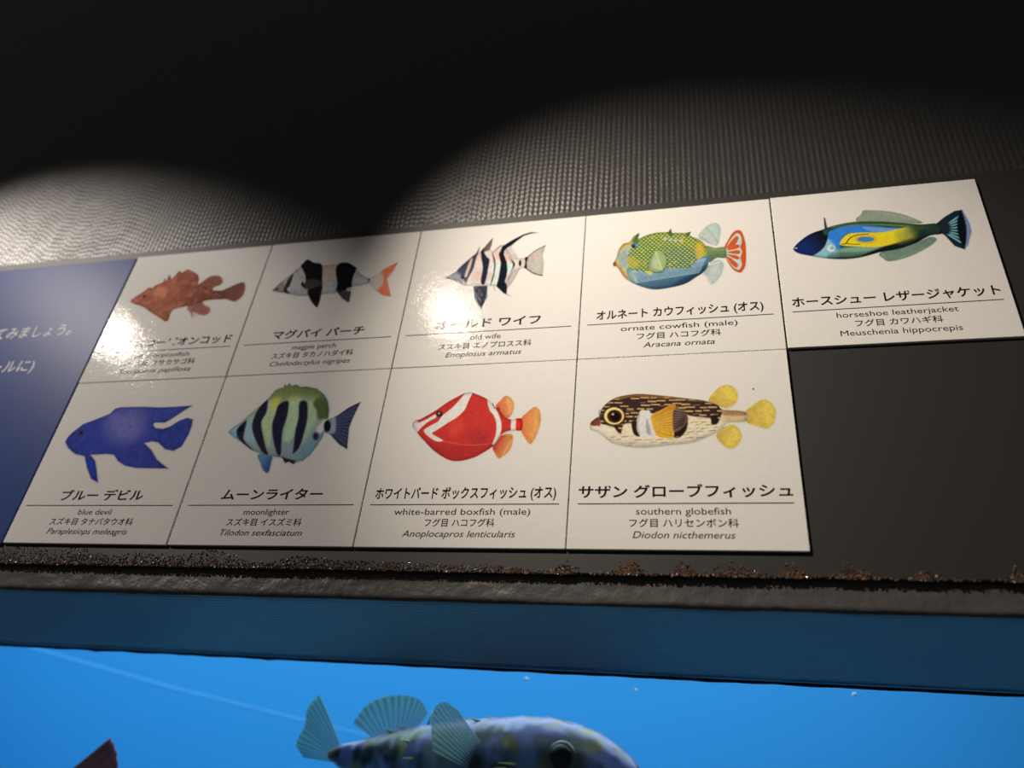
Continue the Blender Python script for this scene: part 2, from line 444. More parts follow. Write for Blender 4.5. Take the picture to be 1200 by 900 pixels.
# ------------------------------------------------------------------ the printed fish pictures
ART = {
1: ((196, 184, 166), [
{"k":"p","c":[150,98,80],"p":[[0.0559,0.0559],[0.0565,0.0182],[0.084,-0.0088],[0.1175,-0.0525],[0.1048,-0.0104],[0.1366,-0.0194],[0.1734,-0.0386],[0.2106,-0.0388],[0.229,-0.0115],[0.207,0.0232],[0.1662,0.043],[0.143,0.0658]],"b":0.0111},
{"k":"p","c":[132,84,66],"p":[[0.0656,0.2047],[0.0883,0.2376],[0.1223,0.2713],[0.1657,0.2788],[0.2077,0.2635],[0.2349,0.2244],[0.2269,0.1949],[0.185,0.1805],[0.18,0.1517],[0.1017,0.1584]],"b":0.0111},
{"k":"p","c":[118,74,60],"p":[[0.2485,0.1391],[0.3074,0.175],[0.3587,0.2004],[0.3924,0.2],[0.4152,0.1571],[0.4182,0.0979],[0.3969,0.0621],[0.3672,0.0521],[0.2945,0.0813],[0.2648,0.0812]],"b":0.0111},
{"k":"p","c":[150,86,66],"p":[[-0.3955,0.1174],[-0.3776,0.1465],[-0.3306,0.1864],[-0.3037,0.2176],[-0.2723,0.2149],[-0.2616,0.2316],[-0.2094,0.2599],[-0.2122,0.2869],[-0.1891,0.2687],[-0.188,0.316],[-0.1612,0.2822],[-0.147,0.2925],[-0.124,0.3416],[-0.0998,0.324],[-0.0661,0.3496],[-0.0136,0.3248],[0.0289,0.2941],[0.0513,0.2585],[0.0597,0.2209],[0.1029,0.1971],[0.1863,0.1555],[0.266,0.1427],[0.2939,0.083],[0.2208,0.0789],[0.1621,0.0752],[0.1368,0.0621],[0.0816,0.048],[0.0243,0.039],[-0.0384,0.0237],[-0.0532,-0.0069],[-0.0481,-0.0487],[-0.0632,-0.0682],[-0.1126,-0.0399],[-0.1936,0.0078],[-0.278,0.0608],[-0.3538,0.0908]],"b":0.0095,"n":"b","g":[[104,62,48],[-0.1196,0.2122],[0.1801,0.1092]]},
{"k":"n","c":[130,72,58],"z":0.0477,"a":0.45,"d":3,"clip":"b","q":0.7,"h":0.5},
{"k":"n","c":[186,118,86],"z":0.0318,"a":0.35,"d":5,"clip":"b","q":1,"h":0.5},
{"k":"n","c":[190,125,60],"z":0.0207,"a":0.3,"d":8,"clip":"b","q":1,"h":0.62},
{"k":"p","c":[120,70,66],"p":[[-0.078,0.2261],[-0.0187,0.234],[0.0411,0.1982],[0.0209,0.1696],[-0.0446,0.1795]],"b":0.0397,"clip":"b","a":0.6},
{"k":"p","c":[188,120,88],"p":[[-0.2557,0.1976],[-0.1929,0.2186],[-0.1459,0.1795],[-0.1569,0.1284],[-0.229,0.1516]],"b":0.0477,"clip":"b","a":0.7},
{"k":"r","c":[110,64,50],"r":[[-0.0793,0.2703],[0.0404,0.2419]],"t":[[-0.1288,0.3375],[0.0363,0.2952]],"m":8,"w":0.0056,"a":0.5},
{"k":"r","c":[95,58,48],"r":[[0.2452,0.1377],[0.2639,0.0838]],"t":[[0.3894,0.1977],[0.371,0.0518]],"m":8,"w":0.0056,"a":0.45},
{"k":"r","c":[100,62,50],"r":[[0.0696,0.2044],[0.1785,0.1561]],"t":[[0.1508,0.2775],[0.2333,0.2159]],"m":6,"w":0.0056,"a":0.45},
{"k":"r","c":[115,72,58],"r":[[0.0731,0.0503],[0.143,0.0658]],"t":[[0.1159,-0.0442],[0.2259,-0.0195]],"m":7,"w":0.0056,"a":0.45},
{"k":"p","c":[45,30,30],"p":[[-0.2957,0.1485],[-0.2959,0.1411],[-0.3027,0.1386],[-0.3121,0.1424],[-0.3187,0.1504],[-0.3185,0.1577],[-0.3117,0.1603],[-0.3022,0.1564]],"b":0.0063},
]),
2: ((192, 178, 156), [
{"k":"p","c":[180,166,145],"p":[[0.2218,0.1456],[0.2786,0.184],[0.3274,0.2276],[0.3945,0.2634],[0.3765,0.1964],[0.3488,0.1381],[0.3717,0.076],[0.4002,0.0019],[0.3492,0.0121],[0.2815,0.067],[0.2358,0.114]],"b":0.0068,"n":"t","s":0,"g":[[178,160,138],[0.2649,0.146],[0.3269,0.1229]]},
{"k":"p","c":[198,96,56],"p":[[0.3025,0.208],[0.3274,0.2276],[0.3945,0.2634],[0.3765,0.1964],[0.3488,0.1381],[0.3717,0.076],[0.4002,0.0019],[0.3492,0.0121],[0.3067,0.0478],[0.325,0.0973],[0.3216,0.1494]],"b":0.0304,"clip":"t"},
{"k":"r","c":[150,132,112],"r":[[0.2365,0.1443],[0.2431,0.1133]],"t":[[0.3864,0.2572],[0.3923,0.0067]],"m":9,"w":0.0031,"clip":"t","a":0.3},
{"k":"p","c":[166,152,134],"p":[[-0.3897,0.1156],[-0.3678,0.1511],[-0.3464,0.1832],[-0.2937,0.2416],[-0.2477,0.2983],[-0.2168,0.3414],[-0.1684,0.318],[-0.1081,0.2908],[-0.0611,0.2843],[-0.0089,0.2863],[0.0187,0.2962],[0.0646,0.2916],[0.1039,0.2659],[0.1323,0.238],[0.167,0.1973],[0.2026,0.1675],[0.2392,0.1484],[0.2391,0.1154],[0.1946,0.1048],[0.1316,0.0958],[0.073,0.0664],[0.0164,0.0593],[-0.0559,0.0552],[-0.1368,0.0535],[-0.2131,0.06],[-0.271,0.0789],[-0.3368,0.0969]],"b":0.0068,"n":"b","g":[[160,151,142],[-0.143,0.2199],[-0.0984,0.0485]]},
{"k":"p","c":[178,152,126],"p":[[-0.1077,0.2889],[-0.0076,0.2807],[0.0231,0.1686],[-0.0712,0.1596]],"b":0.0228,"clip":"b"},
{"k":"p","c":[148,140,136],"p":[[-0.2661,0.1154],[-0.1457,0.0873],[-0.1451,0.0568],[-0.2535,0.0704]],"b":0.0304,"clip":"b","a":0.8},
{"k":"p","c":[128,116,98],"p":[[-0.3897,0.1156],[-0.3456,0.1804],[-0.3128,0.1461],[-0.3129,0.093]],"b":0.0153,"clip":"b"},
{"k":"n","c":[90,80,66],"z":0.0168,"a":0.6,"d":4,"clip":"b","q":1,"h":0.66},
{"k":"p","c":[46,40,34],"p":[[-0.2834,0.2379],[-0.2815,0.1433],[-0.2933,0.1178],[-0.2607,0.0745],[-0.311,0.0999],[-0.3138,0.1552],[-0.3064,0.1993]],"b":0.0068,"clip":"b"},
{"k":"p","c":[24,20,20],"p":[[-0.2485,0.2957],[-0.2382,0.3204],[-0.2186,0.3481],[-0.1684,0.318],[-0.107,0.2925],[-0.0728,0.1686],[-0.0558,0.0837],[-0.1088,0.0884],[-0.1764,0.1604],[-0.2036,0.2257]],"b":0.0068},
{"k":"p","c":[62,50,47],"p":[[-0.1853,0.1657],[-0.1477,0.18],[-0.0998,0.1694],[-0.0693,0.1374],[-0.083,0.1036],[-0.1405,0.0955],[-0.1744,0.1249]],"b":0.0091},
{"k":"p","c":[26,21,22],"p":[[-0.1507,0.0921],[-0.1151,0.1125],[-0.0663,0.1196],[-0.0495,0.0357],[-0.0489,-0.0155],[-0.0545,-0.0421],[-0.0912,-0.0078],[-0.1252,0.0378]],"b":0.0068},
{"k":"p","c":[30,26,26],"p":[[-0.2056,0.1765],[-0.1768,0.1339],[-0.1554,0.0898],[-0.182,0.1167],[-0.2097,0.1413]],"b":0.0053,"s":0},
{"k":"p","c":[22,19,20],"p":[[-0.0051,0.2515],[0.0026,0.2851],[0.0261,0.2964],[0.0688,0.2893],[0.1083,0.2628],[0.1365,0.2358],[0.1273,0.1852],[0.129,0.1324],[0.1317,0.0888],[0.0864,0.0713],[0.0418,0.0752],[0.0324,0.1325],[0.0097,0.1964]],"b":0.0068},
{"k":"p","c":[48,42,42],"p":[[0.0407,0.0796],[0.0864,0.0713],[0.1305,0.0846],[0.1438,-0.0144],[0.1188,-0.0056],[0.083,0.0245]],"b":0.0076},
{"k":"r","c":[90,82,78],"r":[[0.0652,0.0689],[0.1298,0.0718]],"t":[[0.0944,0.0066],[0.1367,-0.0054]],"m":6,"w":0.0031,"a":0.4},
{"k":"p","c":[150,146,140],"p":[[0.1046,0.0869],[0.1322,0.0931],[0.1409,0.0708],[0.1171,0.0643]],"b":0.0091,"a":0.8},
{"k":"p","c":[205,190,168],"p":[[0.1333,0.2334],[0.1927,0.1966],[0.1924,0.1878],[0.1418,0.2121]],"b":0.0061},
{"k":"p","c":[60,52,44],"p":[[-0.3473,0.1226],[-0.3493,0.1171],[-0.3575,0.1155],[-0.367,0.1187],[-0.3724,0.1248],[-0.3704,0.1303],[-0.3622,0.1319],[-0.3526,0.1287]],"b":0.0061},
{"k":"l","c":[110,100,96],"p":[[-0.0708,0.1578],[-0.024,0.1641],[0.024,0.1491]],"w":0.0046,"b":0.0061,"clip":"b","a":0.6},
]),
3: ((224, 210, 180), [
{"k":"p","c":[190,180,150],"p":[[0.1731,0.2111],[0.2212,0.2644],[0.2788,0.2974],[0.2657,0.2239],[0.2767,0.1565],[0.2768,0.0699],[0.2243,0.0949],[0.175,0.141]],"b":0.006,"n":"t","s":0},
{"k":"p","c":[205,165,138],"p":[[0.1771,0.2107],[0.2281,0.2502],[0.2434,0.2039],[0.1905,0.1577]],"b":0.0359,"clip":"t","a":0.6},
{"k":"r","c":[150,146,122],"r":[[0.1746,0.2073],[0.1775,0.1444]],"t":[[0.271,0.2869],[0.2734,0.0773]],"m":11,"w":0.003,"clip":"t","a":0.5},
{"k":"l","c":[62,48,40],"p":[[0.1717,0.2076],[0.2214,0.2621],[0.2772,0.2953]],"w":0.0054},
{"k":"l","c":[52,38,34],"p":[[0.175,0.141],[0.2242,0.0963],[0.2765,0.0735]],"w":0.0072},
{"k":"l","c":[150,138,118],"p":[[0.2684,0.2834],[0.2657,0.2239],[0.2767,0.1565],[0.2757,0.0843]],"w":0.0036,"a":0.7},
{"k":"p","c":[215,196,168],"p":[[-0.2907,0.1118],[-0.2284,0.1542],[-0.1575,0.245],[-0.1262,0.2799],[-0.1007,0.291],[-0.0892,0.3182],[-0.0455,0.302],[-0.0311,0.2806],[0.011,0.3266],[0.0315,0.3282],[0.0985,0.2188],[0.1771,0.2107],[0.18,0.1478],[0.1415,0.1333],[0.1033,0.1151],[0.0844,0.0233],[0.0394,0.0187],[-0.0247,0.0294],[-0.1126,0.0394],[-0.1587,0.0362],[-0.2236,0.0799]],"b":0.006,"n":"b","s":0},
{"k":"p","c":[200,220,184],"p":[[-0.0292,0.1646],[0.0263,0.1888],[0.0352,0.0563],[-0.0069,0.0242],[-0.0318,0.0408]],"b":0.03,"clip":"b","a":0.8},
{"k":"p","c":[196,222,186],"p":[[0.0665,0.1922],[0.1016,0.1887],[0.1011,0.1372],[0.0767,0.0958]],"b":0.0144,"clip":"b","a":0.9},
{"k":"p","c":[222,178,146],"p":[[-0.0248,0.2769],[0.0093,0.2885],[0.017,0.2196],[-0.0126,0.2226]],"b":0.018,"clip":"b","a":0.8},
{"k":"p","c":[214,166,138],"p":[[-0.1194,0.1363],[-0.0072,0.1256],[-0.0012,0.0741],[-0.1126,0.0843]],"b":0.03,"clip":"b","a":0.6},
{"k":"p","c":[226,178,140],"p":[[-0.1242,0.2644],[-0.095,0.269],[-0.0922,0.2232],[-0.1223,0.2263]],"b":0.018,"clip":"b","a":0.8},
{"k":"p","c":[60,64,72],"p":[[-0.2284,0.1542],[-0.158,0.2489],[-0.1308,0.2781],[-0.1117,0.3307],[-0.1155,0.2803],[-0.1232,0.2339],[-0.1293,0.167],[-0.1536,0.0844],[-0.1597,0.0522],[-0.1871,0.1059]],"b":0.0083},
{"k":"p","c":[110,114,116],"p":[[-0.2907,0.1118],[-0.2284,0.1542],[-0.1859,0.1058],[-0.1639,0.0526],[-0.2233,0.0784]],"b":0.012,"clip":"b","a":0.8},
{"k":"p","c":[222,190,160],"p":[[-0.1572,0.2336],[-0.1449,0.2399],[-0.1511,0.1616],[-0.165,0.1038],[-0.1741,0.1268]],"b":0.0096,"a":0.8},
{"k":"p","c":[118,92,76],"p":[[-0.1026,0.2912],[-0.0683,0.343],[-0.0422,0.3853],[-0.0457,0.3135],[-0.0705,0.2878]],"b":0.006},
{"k":"l","c":[44,38,40],"p":[[-0.1001,0.281],[-0.0681,0.3414],[-0.0432,0.3838]],"w":0.006},
{"k":"p","c":[34,36,46],"p":[[-0.0995,0.2863],[-0.0866,0.2972],[-0.0721,0.2666],[-0.0561,0.2422],[-0.0407,0.2218],[-0.0411,0.1658],[-0.0421,0.107],[-0.0461,0.0637],[-0.0554,0.0357],[-0.0742,0.0663],[-0.0745,0.1616],[-0.0923,0.2383]],"b":0.006},
{"k":"p","c":[56,44,40],"p":[[-0.0318,0.2761],[-0.0144,0.2379],[-0.002,0.1917],[0.0008,0.1469],[-0.0072,0.1256],[-0.0086,0.1774],[-0.0218,0.2311]],"b":0.0048},
{"k":"p","c":[88,80,70],"p":[[0.0009,0.1359],[-0.0021,0.0814],[-0.0125,0.0233],[-0.0132,0.0679],[-0.0064,0.1182]],"b":0.0048},
{"k":"l","c":[70,56,48],"p":[[-0.0296,0.2774],[0.014,0.3263]],"w":0.0042},
{"k":"p","c":[205,190,165],"p":[[0.0395,0.2929],[0.0754,0.3311],[0.0849,0.2956],[0.1235,0.2297],[0.1213,0.2105],[0.0989,0.215],[0.0601,0.2528]],"b":0.006,"n":"d","s":0},
{"k":"r","c":[150,138,120],"r":[[0.0467,0.2693],[0.1167,0.211]],"t":[[0.0758,0.3272],[0.1235,0.2297]],"m":7,"w":0.0024,"clip":"d","a":0.5},
{"k":"p","c":[208,162,132],"p":[[0.0408,0.2699],[0.0735,0.2363],[0.0997,0.2075],[0.0911,0.1786],[0.0641,0.2148]],"b":0.018,"a":0.9},
{"k":"p","c":[196,182,152],"p":[[0.1419,0.1405],[0.11,0.0495],[0.0872,0.0074],[0.0687,0.0533],[0.0775,0.0885],[0.1076,0.1292]],"b":0.006,"n":"a","s":0},
{"k":"l","c":[120,100,80],"p":[[0.1421,0.1391],[0.11,0.0495],[0.0887,0.0087]],"w":0.0042},
{"k":"r","c":[140,128,108],"r":[[0.1184,0.1355],[0.0783,0.0812]],"t":[[0.1296,0.1089],[0.0909,0.0156]],"m":7,"w":0.0024,"clip":"a","a":0.5},
{"k":"p","c":[26,26,34],"p":[[0.0086,0.2582],[0.0238,0.3175],[0.0728,0.3568],[0.1396,0.3974],[0.1854,0.41],[0.2343,0.3989],[0.1865,0.3982],[0.1437,0.3845],[0.0991,0.3416],[0.0834,0.3225],[0.0549,0.3027],[0.0407,0.2813],[0.04,0.2549],[0.0642,0.1925],[0.074,0.1325],[0.0725,0.0817],[0.0664,0.0535],[0.0853,0.0146],[0.0866,-0.0405],[0.1169,-0.0626],[0.0678,-0.0333],[0.021,0.0203],[0.0267,0.0715],[0.0286,0.1369],[0.0286,0.1886]],"b":0.0048,"s":0},
{"k":"p","c":[40,36,34],"p":[[0.0802,0.2169],[0.1087,0.1865],[0.1117,0.1567],[0.091,0.1126],[0.1007,0.1519],[0.0961,0.1855]],"b":0.0048},
{"k":"p","c":[26,26,28],"p":[[0.1505,0.1764],[0.1496,0.1593],[0.1442,0.1528],[0.1374,0.1605],[0.1331,0.1781],[0.134,0.1953],[0.1395,0.2019],[0.1463,0.1941]],"b":0.006},
{"k":"p","c":[28,22,22],"p":[[0.1667,0.2177],[0.1843,0.2137],[0.1796,0.1772],[0.1843,0.1379],[0.1694,0.1393],[0.1715,0.178]],"b":0.0048},
{"k":"p","c":[84,88,92],"p":[[-0.1143,0.0352],[-0.0304,0.0292],[-0.0229,-0.0523],[-0.0466,-0.1352],[-0.0924,-0.062]],"b":0.006,"n":"v","s":0},
{"k":"r","c":[30,34,40],"r":[[-0.1059,0.033],[-0.0301,0.0263]],"t":[[-0.0652,-0.1047],[-0.0366,-0.107]],"m":9,"w":0.0042,"clip":"v","a":0.8},
{"k":"l","c":[120,100,82],"p":[[0.0038,0.0304],[0.0153,-0.0097]],"w":0.0042,"a":0.7},
{"k":"p","c":[40,42,46],"p":[[-0.174,0.1046],[-0.176,0.0945],[-0.1839,0.0909],[-0.1929,0.096],[-0.1979,0.1069],[-0.1959,0.1171],[-0.188,0.1207],[-0.179,0.1155]],"b":0.006},
]),
4: ((233, 218, 192), [
{"k":"p","c":[188,196,172],"p":[[0.1178,0.2636],[0.1479,0.319],[0.1826,0.3488],[0.2162,0.3522],[0.2357,0.3149],[0.2289,0.2551],[0.2156,0.1952],[0.183,0.2007],[0.1511,0.2273]],"b":0.006,"n":"f"},
{"k":"r","c":[228,230,210],"r":[[0.1223,0.2584],[0.1639,0.2166]],"t":[[0.1548,0.3248],[0.2189,0.1966]],"m":15,"w":0.004,"clip":"f","a":0.8},
{"k":"r","c":[110,132,120],"r":[[0.1222,0.2538],[0.1637,0.212]],"t":[[0.1617,0.3305],[0.2258,0.2049]],"m":12,"w":0.0027,"clip":"f","a":0.6},
{"k":"p","c":[192,200,176],"p":[[0.1607,0.0552],[0.191,0.0829],[0.2234,0.0857],[0.2397,0.0514],[0.2225,-0.012],[0.191,-0.062],[0.1685,-0.0684],[0.1481,-0.0219],[0.133,0.0055]],"b":0.006,"n":"f2"},
{"k":"r","c":[226,228,212],"r":[[0.1575,0.0555],[0.1364,0.0095]],"t":[[0.2263,0.0792],[0.1688,-0.0625]],"m":14,"w":0.004,"clip":"f2","a":0.8},
{"k":"r","c":[110,132,120],"r":[[0.1574,0.0511],[0.1396,0.0092]],"t":[[0.2325,0.0741],[0.1751,-0.0631]],"m":11,"w":0.0027,"clip":"f2","a":0.6},
{"k":"p","c":[216,84,34],"p":[[0.2455,0.1664],[0.2692,0.2228],[0.2982,0.2746],[0.3252,0.2881],[0.3436,0.2692],[0.3557,0.1946],[0.3537,0.1054],[0.3455,0.0362],[0.3266,-0.0025],[0.3076,-0.0058],[0.2778,0.0257],[0.25,0.1024]],"b":0.0053,"n":"t"},
{"k":"p","c":[184,210,182],"p":[[0.2498,0.1506],[0.2751,0.2111],[0.312,0.2637],[0.3321,0.2521],[0.3383,0.2057],[0.3281,0.1652],[0.335,0.1322],[0.3237,0.0927],[0.3285,0.0483],[0.3112,0.012],[0.2845,0.032],[0.2515,0.1075]],"b":0.004},
{"k":"p","c":[206,88,40],"p":[[0.2544,0.1645],[0.2801,0.2078],[0.3109,0.2454],[0.3244,0.2319],[0.3091,0.1927],[0.2793,0.1689]],"b":0.0033},
{"k":"p","c":[206,88,40],"p":[[0.2577,0.1515],[0.3062,0.1867],[0.3261,0.1745],[0.3108,0.1564]],"b":0.0033},
{"k":"p","c":[206,88,40],"p":[[0.2595,0.137],[0.3167,0.1468],[0.326,0.1315],[0.315,0.1184]],"b":0.0033},
{"k":"p","c":[206,88,40],"p":[[0.2587,0.1219],[0.308,0.1085],[0.3208,0.0868],[0.299,0.0848]],"b":0.0033},
{"k":"p","c":[206,88,40],"p":[[0.2542,0.109],[0.2844,0.0863],[0.3107,0.0467],[0.2994,0.027],[0.2763,0.0555]],"b":0.0033},
{"k":"p","c":[124,142,80],"p":[[0.1497,0.1908],[0.2016,0.1758],[0.2503,0.1722],[0.2538,0.1019],[0.2061,0.1035],[0.165,0.0795]],"b":0.0053,"g":[[96,112,84],[0.2081,0.1751],[0.2048,0.1036]]},
{"k":"l","c":[160,170,110],"p":[[0.1619,0.1667],[0.2463,0.1573]],"w":0.0053,"a":0.6},
{"k":"l","c":[80,96,76],"p":[[0.1668,0.1256],[0.2509,0.1209]],"w":0.004,"a":0.6},
{"k":"p","c":[150,166,76],"p":[[-0.3316,0.1186],[-0.318,0.1595],[-0.3074,0.2141],[-0.2838,0.2566],[-0.2491,0.2697],[-0.2252,0.3088],[-0.196,0.3263],[-0.2006,0.2887],[-0.1521,0.3096],[-0.0968,0.3202],[-0.0419,0.3183],[-0.0265,0.3375],[-0.0215,0.3111],[0.0395,0.301],[0.0781,0.303],[0.066,0.279],[0.1055,0.2557],[0.1346,0.2292],[0.155,0.1902],[0.1672,0.1345],[0.1617,0.0639],[0.1366,0.0139],[0.0968,-0.017],[0.0442,-0.055],[-0.034,-0.0752],[-0.1123,-0.0809],[-0.1782,-0.0576],[-0.2453,-0.012],[-0.2797,0.0285],[-0.3046,0.0804]],"b":0.0053,"n":"b"},
{"k":"p","c":[178,182,70],"p":[[-0.166,0.3018],[-0.0419,0.3155],[0.1055,0.2557],[0.133,0.1835],[0.0373,0.2034],[-0.0836,0.2544]],"b":0.0402,"clip":"b","a":0.9},
{"k":"p","c":[128,150,110],"p":[[-0.0705,0.1971],[0.1022,0.1506],[0.0858,0.0452],[-0.0452,0.0586]],"b":0.0535,"clip":"b","a":0.7},
{"k":"p","c":[190,182,122],"p":[[-0.3295,0.1193],[-0.3074,0.2122],[-0.2491,0.264],[-0.2245,0.2423],[-0.2547,0.1711],[-0.2534,0.0797],[-0.2319,-0.0115],[-0.2797,0.0285]],"b":0.0201,"clip":"b"},
{"k":"p","c":[160,172,150],"p":[[-0.2956,0.1479],[-0.2694,0.2286],[-0.2484,0.2169],[-0.2577,0.1438],[-0.2535,0.0888],[-0.2808,0.0916]],"b":0.0269,"clip":"b","a":0.8},
{"k":"p","c":[212,142,58],"p":[[-0.3329,0.1188],[-0.3196,0.1366],[-0.3017,0.1073],[-0.2734,0.0547],[-0.2319,-0.0115],[-0.2385,-0.0197],[-0.2797,0.0267],[-0.3066,0.0806]],"b":0.0161,"clip":"b","a":0.9},
{"k":"p","c":[208,148,66],"p":[[-0.3138,0.1868],[-0.3074,0.216],[-0.2839,0.2585],[-0.2387,0.2723],[-0.2454,0.2494],[-0.2833,0.2302]],"b":0.0135,"clip":"b","a":0.8},
{"k":"r","c":[96,130,150],"r":[[-0.2691,0.2099],[-0.2605,0.0985]],"t":[[-0.3103,0.1864],[-0.2944,0.0839]],"m":8,"w":0.0033,"clip":"b","a":0.7},
{"k":"p","c":[96,134,142],"p":[[-0.2568,0.0801],[-0.1452,0.0375],[-0.0452,0.0586],[0.0598,0.0479],[0.0938,0.0931],[0.1668,0.1256],[0.1617,0.0639],[0.1366,0.0139],[0.0968,-0.017],[0.0442,-0.055],[-0.034,-0.0752],[-0.1123,-0.0809],[-0.1782,-0.0576],[-0.2386,-0.0153]],"b":0.0108,"n":"y","clip":"b","g":[[48,74,92],[-0.0985,0.0373],[-0.0731,-0.0785]]},
{"k":"p","c":[40,60,78],"p":[[0.1643,0.0636],[0.1365,0.0121],[0.0968,-0.0187],[0.0441,-0.0567],[-0.021,-0.0747],[0.0058,-0.0341],[0.0716,0.0029],[0.1246,0.0413]],"b":0.0269,"clip":"b","a":0.9},
{"k":"p","c":[150,168,140],"p":[[-0.2531,0.0617],[-0.2055,0.0391],[-0.2051,-0.0141],[-0.2386,-0.0109]],"b":0.0335,"clip":"b","a":0.8},
{"k":"r","c":[176,198,190],"r":[[-0.2327,0.0596],[-0.2116,-0.031]],"t":[[0.1531,0.1091],[0.1106,0.0077]],"m":9,"w":0.0047,"clip":"y","a":0.6},
{"k":"r","c":[50,84,110],"r":[[-0.2258,0.0411],[-0.1916,-0.0329]],"t":[[0.1589,0.0907],[0.1234,0.0065]],"m":9,"w":0.0033,"clip":"y","a":0.45},
{"k":"p","c":[150,166,76],"p":[[-0.166,0.3018],[-0.0968,0.3183],[0.0395,0.2991],[0.1055,0.2539],[0.1437,0.2052],[0.1549,0.1539],[0.1138,0.1044],[0.0869,0.0805],[0.0599,0.0496],[-0.0452,0.0586],[-0.1452,0.0437],[-0.2397,0.0738],[-0.2614,0.1626],[-0.228,0.2427],[-0.1936,0.2765]],"b":0.0067,"n":"z","a":0.0},
{"k":"s","clip":"z","z":0.0228,"c":[48,76,40],"c2":[216,222,138],"a":0.95},
{"k":"p","c":[220,176,50],"p":[[0.1145,0.2223],[0.1338,0.2063],[0.1487,0.1636],[0.1239,0.1123],[0.1043,0.1144],[0.1028,0.1687]],"b":0.0269,"clip":"b","a":0.75},
{"k":"p","c":[196,170,60],"p":[[-0.2613,0.1534],[-0.227,0.1497],[-0.1993,0.1013],[-0.2194,0.0763],[-0.2536,0.0978]],"b":0.0269,"clip":"b","a":0.6},
{"k":"n","c":[232,170,40],"z":0.0161,"a":0.7,"d":9,"clip":"z","q":1,"h":0.68},
{"k":"p","c":[88,108,50],"p":[[-0.2318,0.2715],[-0.2147,0.3075],[-0.196,0.3283],[-0.202,0.287],[-0.199,0.2583],[-0.2212,0.2561]],"b":0.0053},
{"k":"p","c":[84,104,54],"p":[[-0.0392,0.3133],[-0.0258,0.3393],[-0.0201,0.3081],[-0.015,0.2858],[-0.0353,0.2958]],"b":0.0053},
{"k":"p","c":[90,110,56],"p":[[0.0524,0.276],[0.0665,0.2978],[0.0795,0.3047],[0.0692,0.274]],"b":0.0053},
{"k":"p","c":[176,190,196],"p":[[-0.0216,0.2566],[-0.0239,0.2515],[-0.0292,0.25],[-0.0344,0.2527],[-0.0365,0.2583],[-0.0343,0.2633],[-0.029,0.2649],[-0.0237,0.2621]],"b":0.004},
{"k":"p","c":[176,190,196],"p":[[0.0053,0.2497],[0.003,0.2447],[-0.0022,0.2431],[-0.0074,0.2459],[-0.0095,0.2514],[-0.0073,0.2564],[-0.002,0.258],[0.0032,0.2552]],"b":0.004},
{"k":"p","c":[176,190,196],"p":[[0.0322,0.2447],[0.0299,0.2397],[0.0246,0.2382],[0.0195,0.2409],[0.0174,0.2464],[0.0197,0.2514],[0.025,0.253],[0.0301,0.2502]],"b":0.004},
{"k":"p","c":[176,190,196],"p":[[-0.0487,0.2672],[-0.0509,0.2621],[-0.0562,0.2606],[-0.0615,0.2634],[-0.0636,0.2689],[-0.0614,0.274],[-0.0561,0.2756],[-0.0508,0.2728]],"b":0.004},
{"k":"p","c":[70,84,70],"p":[[-0.1519,0.0739],[-0.1384,0.1312],[-0.1112,0.1905],[-0.0773,0.1886],[-0.051,0.131],[-0.0482,0.0838],[-0.0687,0.0361],[-0.0985,0.0302],[-0.1351,0.0454]],"b":0.0067,"clip":"b","a":0.8},
{"k":"p","c":[158,174,104],"p":[[-0.1452,0.0705],[-0.135,0.1308],[-0.1112,0.1868],[-0.0773,0.1831],[-0.0543,0.1313],[-0.0529,0.0861],[-0.0732,0.0454],[-0.0985,0.0391],[-0.1318,0.0495]],"b":0.0053,"n":"pf"},
{"k":"r","c":[214,216,164],"r":[[-0.1485,0.0915],[-0.1385,0.0636]],"t":[[-0.1078,0.1846],[-0.0719,0.0453]],"m":12,"w":0.004,"clip":"pf","a":0.8},
{"k":"r","c":[92,112,62],"r":[[-0.1485,0.0915],[-0.1385,0.0636]],"t":[[-0.1146,0.1817],[-0.0786,0.0397]],"m":11,"w":0.0027,"clip":"pf","a":0.6},
{"k":"p","c":[200,190,70],"p":[[-0.1586,0.0477],[-0.1251,0.04],[-0.1318,0.0185],[-0.1452,0.0242]],"b":0.0053},
{"k":"p","c":[96,110,100],"p":[[-0.1975,0.2374],[-0.2039,0.2236],[-0.2194,0.2193],[-0.2351,0.2271],[-0.2418,0.2424],[-0.2355,0.2564],[-0.2198,0.2606],[-0.2041,0.2528]],"b":0.0067,"clip":"b"},
{"k":"p","c":[30,36,34],"p":[[-0.2168,0.2321],[-0.2195,0.2245],[-0.2264,0.2219],[-0.2332,0.226],[-0.2362,0.2343],[-0.2334,0.2419],[-0.2266,0.2445],[-0.2197,0.2404]],"b":0.004},
{"k":"p","c":[120,140,180],"p":[[-0.2003,0.2377],[-0.2022,0.2313],[-0.2071,0.2291],[-0.212,0.2324],[-0.2141,0.2393],[-0.2121,0.2457],[-0.2072,0.2479],[-0.2023,0.2446]],"b":0.004},
{"k":"p","c":[150,96,50],"p":[[-0.317,0.1135],[-0.3195,0.1021],[-0.3262,0.098],[-0.3332,0.1035],[-0.3363,0.1155],[-0.3338,0.1268],[-0.327,0.131],[-0.3201,0.1254]],"b":0.0053},
]),
5: ((216, 201, 187), [
{"k":"p","c":[150,154,132],"p":[[-0.0876,0.2688],[-0.0629,0.3238],[-0.0443,0.3448],[0.0392,0.3314],[0.1116,0.3033],[0.1728,0.261],[0.2052,0.223],[0.1153,0.232]],"b":0.006,"n":"f"},
{"k":"r","c":[110,122,104],"r":[[-0.0822,0.2682],[0.1955,0.2185]],"t":[[-0.052,0.3458],[0.2011,0.2291]],"m":34,"w":0.003,"clip":"f","a":0.5},
